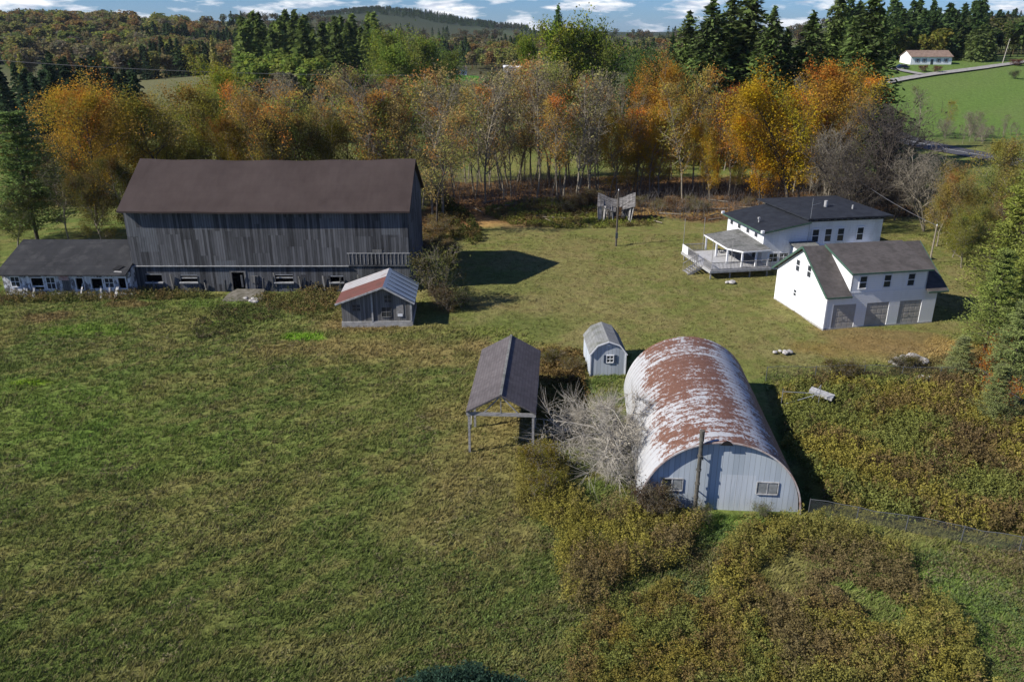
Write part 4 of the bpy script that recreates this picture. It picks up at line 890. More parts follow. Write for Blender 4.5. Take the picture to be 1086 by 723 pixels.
def whitepine(seed, H, R0, layers=13, size=.34, tuft=26):
    """layered plumes of long needles with see-through gaps"""
    rs = np.random.RandomState(seed); P = []; U = []; S = [(np.array([0,0,-.3]), np.array([0,0,H*.5]), H*.013, H*.008, 0), (np.array([0,0,H*.5]), np.array([0,0,H*.99]), H*.008, .03, 0)]
    for k in range(layers):
        f = (k+.3)/layers; z = H*(.12+.86*f); nb = rs.randint(4, 7); a0 = rs.rand()*6
        for b in range(nb):
            az = a0+b*6.283/nb+rs.randn()*.2; L = R0*(1-f*.80)*(.55+.6*rs.rand()); d = np.array([math.cos(az), math.sin(az), 0]); lift = -.05+.28*f
            end = np.array([0,0,z])+d*L+np.array([0,0,lift*L+.1*L]); S.append((np.array([0,0,z]), end, .05, .015, 1))
            for m in range(7):
                g = .3+.7*(m+rs.rand())/7; side = rs.uniform(-1,1)*L*.34*(1.1-g*.4); c = np.array([0,0,z])+d*L*g+np.array([-d[1], d[0], 0])*side+np.array([0,0,lift*L*g+.1*L*g*g])
                S.append((np.array([0,0,z])+d*L*g*.7+np.array([0,0,lift*L*g*.6]), c, .02, .008, 3))
                for q in range(tuft): P.append(c+rs.randn(3)*np.array([.46,.46,.22])*max(.6, L/3.2)); U.append(d*1.0+np.array([0,0,.6]))
    P = np.array(P); U = np.array(U); V, F, c = cards(P, size, rs, .5, .34, up=U, cval=clusterc(P, rs, 1.1, (1,1,1), [((1.3,1.35,1.1), .45)], .8))
    return npmesh('trunk', *tubes(S), smooth=True), npmesh('crown', V, F, c)
PR = {}
OR, YE, BR, GR = (1.25,.78,.6), (1.2,1.25,.6), (.8,.62,.6), (.75,1.05,.75)
for i in range(3):
    PR['bare%d' % i] = deciduous(10+i, 15, 3.1, 800, .20, base=.22, n1=24, n2=6, n3=6, r=.13, upw=.9, jit=.3)
    PR['sparse%d' % i] = deciduous(20+i, 15, 3.6, 4200, .165, [(OR, .35), (GR, .3)], base=.25, n1=22, n2=6, n3=4, r=.13, upw=.7, jit=.38)
    PR['full%d' % i] = deciduous(30+i, 15, 5.0, 24000, .155, [(OR, .35), (YE, .4), (GR, .25)], base=.16, n1=24, n2=6, n3=3, r=.18, upw=.45, jit=.5)
    PR['spruce%d' % i] = spruce(40+i, 28, 6.4, 52, .72, .72, .38, .06, 17)
    PR['pine%d' % i] = whitepine(50+i, 18, 5.4, 16, .36, 34)
for i in range(2):
    PR['willow%d' % i] = deciduous(60+i, 15, 6.0, 11000, .34, [(YE, .35), (GR, .4)], base=.15, n1=24, n2=6, n3=2, r=.2, upw=.5, jit=.65)
    PR['dark%d' % i] = deciduous(70+i, 13, 4.8, 500, .22, base=.12, n1=16, n2=8, n3=7, r=.17, upw=.7, jit=.3, multi=3)
    PR['low%d' % i] = deciduous(80+i, 6, 3.0, 3200, .20, [(YE, .4), (BR, .35)], base=.08, n1=16, n2=6, n3=5, r=.08, upw=.6, jit=.35, multi=2)
# small meshes for far trees: one object each
def fartree(seed, H, R0, kind):
    rs = np.random.RandomState(seed)
    if kind == 'c':
        n = 420; f = rs.rand(n)**1.15; r = R0*(1-f)**.8*(.35+.75*rs.rand(n)); a = rs.rand(n)*6.283; P = np.stack([r*np.cos(a), r*np.sin(a), H*(.05+.95*f)-r*.25], 1); U = np.stack([np.cos(a), np.sin(a), -.4+0*a], 1)
        V, F, c = cards(P, H*.095, rs, .5, .55, up=U, cval=clusterc(P, rs, 2, (1,1,1), [((1.35,1.4,1.1), .45)], .8))
    else:
        n = 480; cen = []; 
        for q in range(9): a = rs.rand()*6.283; rr = R0*.6*rs.rand(); cen.append([rr*math.cos(a), rr*math.sin(a), H*(.35+.5*rs.rand())])
        cen = np.array(cen); d = rs.randn(n, 3); d /= np.linalg.norm(d, axis=1)[:, None]; P = cen[rs.randint(0, 9, n)]+d*R0*.48*(.5+.5*rs.rand(n, 1)); P[:, 2] = np.clip(P[:, 2], H*.08, H)
        V, F, c = cards(P, H*.085, rs, .5, .85, cval=clusterc(P, rs, 2.2, (1,1,1), [(YE, .35), (GR, .35)], .6))
    T, G = tubes([(np.array([0,0,-1.]), np.array([0,0,H*.6]), H*.016, H*.006, 0)]); nv = len(V); V = np.concatenate([V, T]); F = np.concatenate([F, G+nv])
    c = np.concatenate([c, np.full((len(T), 3), .8)]); return V, F, c
FT = {}
for i in range(4):
    FT['c%d' % i] = fartree(100+i, 16, 3.4, 'c'); FT['d%d' % i] = fartree(110+i, 13, 4.8, 'd')
FM = {k: npmesh('far_tree', *v) for k, v in FT.items()}
for m in FM.values(): m.materials.append(M['leaf'])
WOODMAT = {}
RT = np.random.RandomState(77)
def tree(kind, x, y, h, col, lab, group=None, name='tree', cat='tree', rz=None, wood='bark_grey', w=1.0, z=None):
    wm, cm = PR[kind]; H0 = {'b':15,'s':15,'f':15,'w':15,'d':13,'l':6,'p':18}[kind[0]] if not kind.startswith('spruce') else 28
    key = (kind, wood)
    if key not in WOODMAT:
        c = wm.copy() if len(wm.materials) else wm; c.materials.clear(); c.materials.append(M[wood]); WOODMAT[key] = c
    if name == 'tree': name, cat = {'b': ('bare_tree', 'bare tree'), 'd': ('bare_tree', 'bare tree')}.get(kind[0], ('tree', 'tree'))
    if kind.startswith('sparse') and name == 'tree': name, cat = 'thin_tree', 'thin tree'
    if name in ('pine_tree', 'spruce_tree'): cat = 'conifer'
    t = thing(name, lab, cat, (x, y, (h1(x, y) if z is None else z)), RT.rand()*6.28 if rz is None else rz, group); s = h/H0; t.scale = (s*w, s*w, s)
    o = bpy.data.objects.new('trunk', WOODMAT[key]); COL.objects.link(o); o.parent = t
    if cm is not None:
        if not cm.materials: cm.materials.append(M['needle'] if kind[:2] in ('sp','pi') and not kind.startswith('sparse') else M['leaf'])
        o = bpy.data.objects.new('crown', cm); COL.objects.link(o); o.parent = t; j = (.88+.24*RT.rand())*1.3; o.color = (col[0]*j, col[1]*j, col[2]*j, 1)
    return t
def trpx(kind, px, Y, ptop, col, lab, w=1.0, **k):
    """tree on the bearing of px at distance Y whose top reaches image row ptop"""
    x, y = fp(px, Y); x = (px-543)/FPX*(math.cos(PITCH)*Y+ (CAM_H-4)*math.sin(PITCH)); h = tops(ptop, Y)-h1(x, y); return tree(kind, x, y, max(h, 2)*1.07, col, lab, w=w, **k)
# colours (albedo)
cGREY, cBRN, cORG, cYEL, cOLV, cGRN, cYG = (.13,.11,.075), (.15,.105,.055), (.27,.135,.04), (.32,.19,.022), (.085,.085,.028), (.045,.075,.022), (.14,.155,.035)
cSPR, cPIN, cDRK = (.070,.092,.032), (.035,.062,.026), (.05,.05,.03)
rr = random.Random(11)
# --- named trees
trpx('pine0', 34, 100, 124, (.085,.120,.040), 'tall dark green pine standing at the left edge behind the long shed', w=1.25, name='pine_tree', wood='bark_brown')
trpx('full0', 98, 108, 104, (.30,.19,.04), 'rounded golden orange tree right of the tall pine on the left', w=1.0, wood='bark_brown')
trpx('full1', 142, 114, 88, (.30,.18,.04), 'orange yellow tree above the left end of the barn roof', w=.95, wood='bark_brown')
trpx('full2', 186, 116, 104, (.19,.155,.045), 'broad olive brown tree over the left half of the barn roof', w=1.1, wood='bark_brown')
trpx('full0', 226, 120, 98, (.18,.16,.045), 'dull brown green tree beside the tall yellow topped tree', w=1.1, wood='bark_brown')
trpx('full1', 236, 140, 68, (.19,.19,.035), 'yellow green topped tree rising above the barn roof', w=.75, wood='bark_brown')
trpx('full2', 258, 124, 112, (.20,.16,.05), 'brown leaved tree over the barn roof, right of the yellow topped one', w=.9, wood='bark_brown')
trpx('sparse0', 68, 98, 175, (.07,.075,.03), 'low olive tree in front of the golden tree by the long shed', w=1.2)
trpx('full1', 12, 96, 200, (.06,.068,.03), 'dull green bushy tree behind the left end of the long shed', w=1.1)
trpx('full2', 104, 96, 190, (.085,.07,.03), 'brownish thick tree directly behind the long shed roof', w=1.0)
trpx('full0', 138, 100, 170, (.085,.075,.025), 'low brown green tree just behind the barn left corner', w=.9)
trpx('full1', 840, 122, 84, (.31,.20,.024), 'brilliant yellow maple behind the farmhouse, its top orange', w=1.05, wood='bark_brown')
trpx('full0', 872, 126, 76, (.26,.145,.03), 'orange gold maple right of the brilliant yellow maple', w=.9, wood='bark_brown')
trpx('full2', 808, 124, 125, (.33,.17,.02), 'lower orange yellow maple left of the brilliant yellow maple', w=.9, wood='bark_brown')
trpx('sparse1', 745, 135, 92, (.26,.11,.028), 'rusty orange thin tree in front of the tall spruces', w=1.1)
trpx('full1', 672, 138, 66, (.26,.14,.035), 'tall orange topped tree in the middle of the wood', w=.7)
trpx('full0', 700, 133, 110, (.28,.18,.035), 'wide golden brown tree right of the tall orange topped one', w=.85)
trpx('full2', 655, 131, 125, (.27,.18,.035), 'golden tree above the collapsed shack', w=.75)
trpx('sparse2', 628, 134, 95, (.28,.18,.045), 'thin amber tree left of the golden tree above the shack', w=1.1)
trpx('sparse0', 428, 122, 96, (.30,.16,.035), 'thin amber tree just above the right end of the barn roof', w=1.0, wood='bark_brown')
trpx('sparse1', 395, 120, 84, (.19,.14,.06), 'thin brown tree left of the amber tree above the barn roof', w=1.0, wood='bark_brown')
for i, (px, Y, tp, w, lab) in enumerate([(744,172,10,1.0,'tall dark spruce, leftmost of the spruces behind the wood'),(782,176,-3,1.15,'tallest and widest dark spruce, with a double tip'),(806,168,18,.8,'dark spruce leaning on the right side of the widest spruce'),
    (722,180,22,.85,'shorter dark spruce at the left foot of the tall spruces'),(846,170,24,1.0,'dark spruce behind the brilliant yellow maple'),(872,182,-8,.7,'narrow spruce whose ragged tip leaves the top of the picture'),
    (904,160,4,.95,'ragged spruce directly left of the green hill'),(822,176,40,.8,'lower spruce in the notch between the two spruce groups'),(888,168,30,.8,'spruce between the narrow one and the ragged one'),(764,182,2,.8,'slim spruce tucked behind the widest spruce')]):
    trpx('spruce%d' % (i % 3), px, Y, tp, cSPR if i % 2 else (.062,.086,.030), lab, w=w*1.5, name='spruce_tree', wood='bark_brown', group='tall spruces behind the farmhouse')
for i, (px, Y, tp, w, col, lab) in enumerate([(405,270,38,.75,(.16,.175,.04),'pale green willow like tree, leftmost of its group'),(430,255,52,.9,(.15,.165,.04),'broad pale green tree above the right half of the barn'),
    (455,265,44,.8,(.155,.17,.045),'tall pale green tree in the middle of the light group'),(478,275,58,.75,(.11,.125,.035),'duller green tree at the right of the pale green group'),(614,235,30,.85,(.17,.175,.03),'yellow green rounded tree beside the lone dark pine'),
    (640,240,34,.7,(.12,.14,.03),'green tree right of the yellow green rounded tree'),(570,250,44,.5,(.15,.17,.03),'small slim yellow green tree left of the lone dark pine'),(690,225,58,.85,(.065,.09,.035),'soft grey green tree left of the spruces'),(662,220,64,.8,(.075,.095,.035),'soft green tree behind the orange topped tree')]):
    trpx('willow%d' % (i % 2), px, Y, tp, col, lab, w=w)
trpx('spruce1', 590, 240, 14, (.045,.078,.028), 'lone dark pine standing above the middle of the wood', w=.9, name='pine_tree')
trpx('spruce0', 708, 225, 42, (.030,.052,.022), 'dark conifer poking up left of the tall spruces', w=.8, name='pine_tree')
trpx('dark0', 925, 120, 104, (.05,.045,.03), 'dark leafless willow with spreading limbs beside the spruces', w=1.1, wood='bark_brown')
trpx('dark1', 905, 112, 140, (.05,.045,.03), 'dark tangled bare tree behind the farmhouse roof', w=1.1, wood='bark_brown')
trpx('dark0', 872, 114, 132, (.05,.045,.03), 'grey bare tangled tree against the orange maple', w=.7, wood='bark_grey')
trpx('dark1', 936, 132, 118, (.05,.05,.03), 'dark bare tree with a straight trunk near the highway', w=.8, wood='bark_brown')
trpx('dark1', 986, 108, 156, (.08,.075,.05), 'pale grey bushy bare tree in the dark thicket right of the farmhouse', w=1.0, wood='bark_grey')
trpx('full2', 1024, 106, 178, (.20,.155,.065), 'rounded tan brown tree right of the pale grey bare one', w=.9)
trpx('full1', 1062, 100, 150, (.17,.145,.055), 'brown olive tree near the right edge below the hill', w=.9)
trpx('full0', 1000, 100, 190, (.20,.15,.06), 'low tan tree in front of the brown thicket', w=.9)
trpx('full2', 1078, 98, 160, (.15,.145,.045), 'olive tree at the right edge above the pines', w=.9)
trpx('sparse2', 1004, 211, 108, (.20,.18,.035), 'slender yellow poplar at the foot of the green hill', w=1.0)
trpx('bare0', 975, 209, 92, (.12,.12,.05), 'pale grey bare tree in front of the green hill', w=1.2)
trpx('sparse0', 955, 207, 118, (.15,.13,.035), 'yellowish thin tree left of the pale bare tree on the hill foot', w=1.0)
trpx('bare1', 1045, 207, 118, (.12,.10,.06), 'pale bare tree at the hill foot near the right edge', w=1.3)
trpx('bare2', 1068, 212, 122, (.12,.10,.06), 'greyish bare tree right of the pale one at the hill foot', w=1.3)
trpx('dark0', 1030, 210, 118, (.09,.07,.05), 'brown twiggy tree at the hill foot', w=1.0)
for i, (px, Y, tp, w, col, lab, k) in enumerate([(1072,74,168,1.0,(.055,.085,.032),'tall soft green pine at the right edge, uppermost','pine1'),(1052,64,262,1.0,(.048,.080,.036),'green pine with an orange bush at its foot, right edge','pine0'),
    (1090,66,215,1.0,(.055,.085,.035),'large green pine cut by the right edge','pine2'),(1078,56,318,1.0,(.05,.082,.05),'blue green pine at the right edge, lower','pine1'),(1022,58,356,1.15,(.060,.090,.062),'short grey blue spruce beside the stone pile','pine2'),(1060,50.5,385,.9,(.055,.085,.055),'small blue green pine at the corner of the wire fence','pine0')]):
    x = (px-543)/FPX*(math.cos(PITCH)*Y+(CAM_H-3)*math.sin(PITCH)); tree(k, x, Y, tops(tp, Y)-h1(x, Y), (col[0]*2.6, col[1]*1.9, col[2]*1.2), lab, w=w*(1.25 if i > 2 else 1), name='pine_tree', wood='bark_brown', group='pines along the right edge')
for i, (px, Y, h, col, lab) in enumerate([(1040,58,2.6,(.40,.18,.03),'orange leaved bush among the pines, upper'),(1058,53,2.4,(.40,.17,.03),'orange leaved bush among the pines, lower'),(1060,63,2.6,(.34,.15,.03),'orange bush behind the lower pines')]):
    x = (px-543)/FPX*(math.cos(PITCH)*Y+CAM_H*math.sin(PITCH)); tree('low%d' % (i % 2), x, Y, h, col, lab, name='bush', cat='bush')
# small tree at the barn corner, dead tree, lone bushes
p = at(466, 322); tree('low0', p[0], p[1], 6.2, (.085,.095,.035), 'small half bare green tree at the barn right corner by the milk house', w=.85, name='small_tree')
p = at(476, 330); tree('low1', p[0], p[1], 3.0, (.11,.085,.045), 'reddish bush under the small tree at the barn corner', w=1.0, name='bush', cat='bush')
p = at(490, 326); tree('low0', p[0], p[1], 2.4, (.07,.09,.035), 'green bush right of the reddish one near the barn shadow', w=1.2, name='bush', cat='bush')
S, T, rs_ = skeleton(93, 3.9, 5.6, .16, 15, 10, 26, .17, .45, 1.35, 2); dw = npmesh('dead_tree', *tubes(S), smooth=True)
p = at(652, 486); o = link('dead_tree', dw, M['bark_pale']); o.location = (p[0], p[1], 0); o.scale = (.72, .84, 1.0); o.rotation_euler = (0, 0, 1.1)
tag(o, 'bleached leafless tree with drooping limbs between the garden shed and the arched barn', 'dead tree')
for i, (px, py, h, w, col, lab) in enumerate([(886,400,1.7,1.6,(.11,.10,.03),'olive brown bush on the lawn above the fenced weeds, left'),(908,402,1.6,1.5,(.10,.095,.028),'olive bush touching the left one above the fenced weeds'),(956,392,1.3,1.5,(.09,.09,.03),'low green bush behind the stone pile'),
    (972,390,1.4,1.3,(.10,.09,.03),'low green bush right of the stone pile top'),(585,385,1.3,1.7,(.10,.10,.03),'low reddish green bush between the shelter and the garden shed'),(604,395,1.2,1.7,(.12,.10,.035),'low bush against the garden shed corner'),
    (575,505,2.4,1.0,(.14,.13,.02),'yellow green bush at the front right post of the shelter'),(568,520,2.0,1.1,(.13,.125,.02),'yellow green bush below the one at the shelter post'),(702,548,1.9,1.2,(.085,.08,.04),'twiggy bush in front of the arched barn left window'),
    (812,548,1.3,.8,(.11,.13,.06),'pale green shrub in front of the arched barn right window'),(690,548,2.2,1.0,(.085,.07,.045),'dark twiggy bush at the left foot of the arched barn'),(735,552,1.2,1.2,(.08,.09,.035),'green shrub in front of the arched barn pipe')]):
    p = at(px, py); tree('low%d' % (i % 2), p[0], p[1], h, col, lab, w=w, name='bush', cat='bush')
# --- bushes seen one by one on the hill
for px, py, h, w, lab in ((979,76.5,2.4,1.5,'dark red bush in front of the white hill house, left'),(993,77,2.3,1.5,'dark red bush in front of the white hill house, right'),(1078,70,2.5,2.2,'dark red bush by the lane at the right edge'),(936,76,1.5,2.4,'dark red hedge bush left of the parked car')):
    x, y, z = hz(px, py); tree('low0', x, y, h, (.11,.025,.022), lab, w=w, name='bush', cat='bush', group='red bushes on the hill')
x, y, z = hz(1076, 84); tree('low1', x, y, 3.4, (.04,.055,.02), 'round dark bush alone on the green hill', w=.9, name='bush', cat='bush')
# --- the wood: rows of thin trees
ROWS = []
NUM = ['first','second','third','fourth','fifth','sixth','seventh','eighth','ninth','tenth','eleventh','twelfth']
LANDM = [(130,'over the long shed'),(230,'over the barn left end'),(300,'left of the barn middle'),(345,'over the barn middle'),(395,'right of the barn middle'),(445,'over the barn right end'),(500,'by the bare track'),(545,'in the stand left of centre'),(590,'in the stand at centre'),(645,'left of the collapsed shack'),(700,'above the collapsed shack'),(760,'left of the farmhouse'),(830,'above the farmhouse deck'),(905,'above the farmhouse roof'),(960,'by the highway bend'),(1020,'below the highway'),(1060,'below the far lane'),(2000,'at the right edge')]
def name_rows():
    by = {}
    for px, t, lab in ROWS: by.setdefault((lab, next(s for m, s in LANDM if px < m)), []).append((px, t))
    for (lab, s), L in by.items():
        L.sort(key=lambda q: q[0])
        for i, (px, t) in enumerate(L): t['label'] = lab+' '+s+('' if len(L) == 1 else ', '+(NUM+['thirteenth','fourteenth','fifteenth','sixteenth'])[min(i, 15)]+' from the left')
def row(n, px0, px1, Y0, Y1, tp0, tp1, kinds, cols, lab, group, wood=('bark_grey',), w=(.8, 1.1)):
    for i in range(n):
        px = px0+(px1-px0)*(i+rr.random())/n; Y = rr.uniform(Y0, Y1); ROWS.append((px, trpx(rr.choice(kinds), px, Y, rr.uniform(tp0, tp1), rr.choice(cols), lab, w=rr.uniform(*w), group=group, wood=rr.choice(wood)), lab))
BA = ['bare0','bare1','bare2']; SP = ['sparse0','sparse1','sparse2']; FU = ['full0','full1','full2']
row(17, 478, 640, 126, 150, 58, 112, BA, [(.24,.20,.11), (.26,.18,.08), (.22,.21,.08)], 'slender bare grey tree', 'bare trees of the middle wood')
row(17, 480, 640, 128, 150, 66, 122, SP, [(.32,.21,.075), (.27,.22,.08), (.24,.24,.075), (.36,.19,.05)], 'thin tan leaved tree', 'thin leafy trees of the middle wood')
row(18, 640, 905, 126, 150, 72, 135, SP, [(.34,.20,.05), (.38,.19,.04), (.32,.24,.06), (.40,.24,.04)], 'thin russet leaved tree', 'russet trees of the right wood')
row(9, 640, 905, 130, 160, 80, 125, BA, [cGREY, cBRN], 'bare tree among russet ones', 'bare trees of the right wood')
row(8, 655, 900, 126, 140, 108, 150, FU, [(.28,.17,.04), (.34,.21,.035), (.22,.17,.045), (.34,.17,.03)], 'leafy golden brown tree', 'golden trees of the right wood', w=(.6, .85))
row(19, 255, 475, 106, 128, 74, 124, SP, [(.29,.22,.08), (.28,.25,.07), (.24,.25,.065), (.36,.21,.05)], 'thin brown leaved tree', 'thin leafy trees behind the barn', ('bark_brown','bark_grey'))
row(11, 270, 480, 112, 138, 70, 108, BA, [(.17,.15,.10), cBRN, (.15,.14,.08)], 'grey leafless tree', 'bare trees behind the barn')
row(4, 250, 345, 104, 114, 118, 148, FU, [(.10,.085,.025), (.14,.10,.025), (.09,.075,.03)], 'low leafy brown tree', 'low leafy trees behind the barn', w=(.7, .9))
row(6, 10, 250, 118, 150, 128, 165, FU, [(.085,.075,.03), (.07,.07,.028), (.10,.08,.03)], 'dull brown tree behind golden ones', 'dull trees on the left', w=(.9, 1.1))
row(10, 890, 985, 105, 135, 160, 190, ['dark0','dark1'], [(.09,.08,.045)], 'dark bare thicket tree', 'dark thicket trees', ('bark_brown',), (.8,1.1))
row(12, 1000, 1086, 88, 120, 185, 225, FU+['low0'], [(.17,.14,.06), (.15,.145,.05), (.20,.15,.06)], 'brown leafy thicket tree', 'brown thicket trees on the right', w=(.75, 1.0))
row(14, 1000, 1100, 196, 212, 122, 136, BA+['dark1'], [(.10,.085,.05), (.09,.07,.045)], 'greyish bare tree under the green hill', 'bare trees below the green hill', w=(1.0,1.3))
name_rows()
# brush at the wood edge behind the track and behind the farmhouse
for i in range(34):
    px = rr.choice([rr.uniform(448, 480), rr.uniform(590, 640), rr.uniform(665, 900)]); Y = rr.uniform(119, 128) if px > 480 else rr.uniform(92, 108)
    x = (px-543)/FPX*(math.cos(PITCH)*Y+CAM_H*math.sin(PITCH)); tree('low%d' % (i % 2), x, Y, rr.uniform(1.2, 2.6), rr.choice([(.16,.11,.055), (.13,.125,.05), (.18,.14,.05)]), 'low brown brush bush along the edge of the wood', w=1.5, group='brush along the wood edge', name='bush', cat='bush')
# ------------------------------------------------------------------ far trees, one object each
def far(name, kinds, x, y, h, col, lab, group, w=1.0):
    k = rr.choice(kinds); o = bpy.data.objects.new(name, FM[k]); COL.objects.link(o); s = h/(16 if k[0] == 'c' else 13)
    o.location = (x, y, h1(x, y)); o.scale = (s*w, s*w, s); o.rotation_euler = (0, 0, rr.random()*6.28); j = rr.uniform(.8, 1.2)*1.4; o.color = (col[0]*j, col[1]*j, col[2]*j, 1)
    return tag(o, lab, 'conifer' if k[0] == 'c' else 'tree', group)
ORD = NUM+['thirteenth','fourteenth','fifteenth','sixteenth','seventeenth','eighteenth','nineteenth','twentieth','twenty-first','twenty-second','twenty-third','twenty-fourth']
CN = ['c0','c1','c2','c3']; DC = ['d0','d1','d2','d3']
def zone(n, px0, px1, Y0, Y1, h0, h1_, kinds, cols, name, lab, group, w=(.85,1.15)):
    for i in range(n):
        px = px0+(px1-px0)*(i+rr.random())/n if n <= 24 else rr.uniform(px0, px1); Y = math.sqrt(rr.uniform(Y0*Y0, Y1*Y1)); x, y = fp(px, Y); far(name, kinds, x, y, rr.uniform(h0, h1_), rr.choice(cols), lab+(', '+ORD[i]+' from the left' if n <= 24 else ''), group, rr.uniform(*w))
AUT = [(.16,.125,.065), (.14,.12,.06), (.18,.11,.05), (.12,.135,.045), (.17,.16,.055), (.20,.19,.05), (.13,.11,.08)]
zone(44, -10, 140, 200, 260, 12, 18, CN, [(.03,.05,.024), (.024,.04,.022)], 'spruce_tree', 'dark young spruce in the thick cluster on the left field', 'young spruces on the left field', (1.0,1.3))
zone(9, 60, 130, 175, 215, 6, 9, DC, [(.06,.075,.035), (.075,.085,.04)], 'tree', 'low greyish green tree beside the young spruces on the left', 'low trees on the left field')
zone(13, 145, 222, 395, 430, 14, 20, CN, [(.03,.05,.024), (.024,.04,.022)], 'spruce_tree', 'dark pointed spruce in the row behind the dry field', 'spruces behind the dry field')
zone(60, 0, 265, 400, 480, 10, 18, DC+['c0'], AUT, 'tree', 'autumn tree in the belt behind the dry field', 'autumn belt on the left')
zone(58, 255, 405, 310, 400, 17, 25, CN, [(.09,.12,.036), (.11,.14,.04), (.07,.095,.03)], 'pine_tree', 'green pine on the rise beyond the barn', 'pines on the rise beyond the barn', (1.1,1.5))
zone(22, 258, 345, 285, 315, 11, 15, DC, [(.17,.19,.045), (.14,.17,.04)], 'tree', 'light green tree in front of the pines beyond the barn', 'light green trees below the pines')
zone(24, 255, 480, 190, 280, 9, 14, DC, [(.09,.08,.055), (.075,.08,.04), (.085,.07,.05)], 'tree', 'greyish tree in the hollow beyond the barn wood', 'greyish trees in the hollow')
zone(26, 500, 740, 200, 300, 8, 13, DC, [(.085,.085,.045), (.10,.08,.04), (.075,.09,.035)], 'tree', 'muted tree in the hollow beyond the middle wood', 'muted trees in the hollow')
zone(34, 560, 735, 430, 620, 11, 16, DC, AUT+[(.06,.08,.03)], 'tree', 'distant autumn tree beyond the lone dark pine', 'distant autumn trees in the middle')
zone(16, 508, 560, 600, 700, 12, 16, DC, [(.16,.06,.04), (.13,.07,.045), (.16,.11,.04)], 'tree', 'distant red brown tree behind the long white barn', 'distant reddish trees')
zone(46, 885, 1040, 335, 400, 17, 25, CN, [(.042,.07,.026), (.05,.08,.028), (.06,.09,.032)], 'spruce_tree', 'dark spruce behind the white hill house', 'spruces behind the hill house', (1.0,1.4))
zone(14, 900, 1000, 325, 345, 9, 14, DC, [(.10,.12,.03), (.13,.12,.03), (.06,.08,.03)], 'tree', 'green tree at the foot of the spruces by the hill house', 'green trees by the hill house')
zone(28, 1020, 1110, 345, 440, 12, 18, DC, [(.07,.085,.03), (.09,.09,.035), (.055,.075,.028), (.10,.085,.045)], 'tree', 'rounded green tree on the hill beyond the lane', 'rounded trees beyond the lane')
zone(7, 1026, 1055, 322, 336, 10, 13, CN, [cSPR], 'spruce_tree', 'low spreading spruce right of the hill house', 'spruces right of the hill house', (1.3,1.6))
# distant woods read as one mass
def forest_mass(name, lab, spots, seed):
    rs = np.random.RandomState(seed); Vs = []; Fs = []; Cs = []; b = 0; Hs = hgt(np.array([s[0] for s in spots]), np.array([s[1] for s in spots]))
    for (x, y, h, col, k), z in zip(spots, Hs):
        V, F, c = FT[k]; n4 = (len(F)*4) if False else 0; q = h/(16 if k[0] == 'c' else 13); a = rs.rand()*6.28; ca, sa = math.cos(a)*q*1.25, math.sin(a)*q*1.25
        st = 1 if y < 900 else 2; F2 = F[::st]; idx = F2.ravel(); V2 = V[idx]; X = V2[:, 0]*ca-V2[:, 1]*sa+x; Y = V2[:, 0]*sa+V2[:, 1]*ca+y
        Vs.append(np.stack([X, Y, V2[:, 2]*q+z], 1)); Fs.append(np.arange(len(idx)).reshape(-1, 4)+b); Cs.append(c[idx]*np.array(col)); b += len(idx)
    o = link(name, npmesh(name, np.concatenate(Vs), np.concatenate(Fs), np.concatenate(Cs)), M['leaf']); return tag(o, lab, 'woods', kind='stuff')
def spots(n, px0, px1, Y0, Y1, h0, h1_, conf, seed, cols=AUT):
    r = random.Random(seed); out = []
    for i in range(n):
        px = r.uniform(px0, px1); Y = r.uniform(Y0, Y1); x, y = fp(px, Y); cn = float(vnoise(np.array(x), np.array(y), 70, seed)) < conf
        c = r.choice([(.034,.056,.024), (.044,.068,.028)]) if cn else r.choice(cols); j = r.uniform(.8, 1.2)*1.35; out.append((x, y, r.uniform(h0, h1_)*(1.15 if cn else 1), (c[0]*j, c[1]*j, c[2]*j), ('c' if cn else 'd')+str(r.randrange(4))))
    return out
forest_mass('hillside_forest', 'mixed autumn forest covering the hill on the far left', spots(620, -40, 290, 560, 860, 13, 19, .18, 3), 1)
forest_mass('distant_forest', 'dark woods along the far skyline', spots(620, 240, 1120, 850, 1500, 12, 17, .30, 5, [(.08,.07,.045), (.09,.065,.045), (.06,.065,.035), (.10,.07,.04)])+spots(260, 890, 1120, 420, 760, 13, 18, .45, 9, [(.09,.07,.045), (.10,.08,.05), (.07,.075,.035)]), 2)
forest_mass('ridge_forest', 'dark woods on the distant round hill', spots(1300, 330, 560, 1950, 2450, 8, 13, .6, 7, [(.05,.055,.035), (.06,.055,.04)]), 4)
forest_mass('middle_woods', 'mixed woods beyond the pale green trees', spots(330, 500, 740, 560, 900, 11, 16, .35, 12)+spots(60, 400, 500, 640, 900, 11, 16, .45, 13), 6)

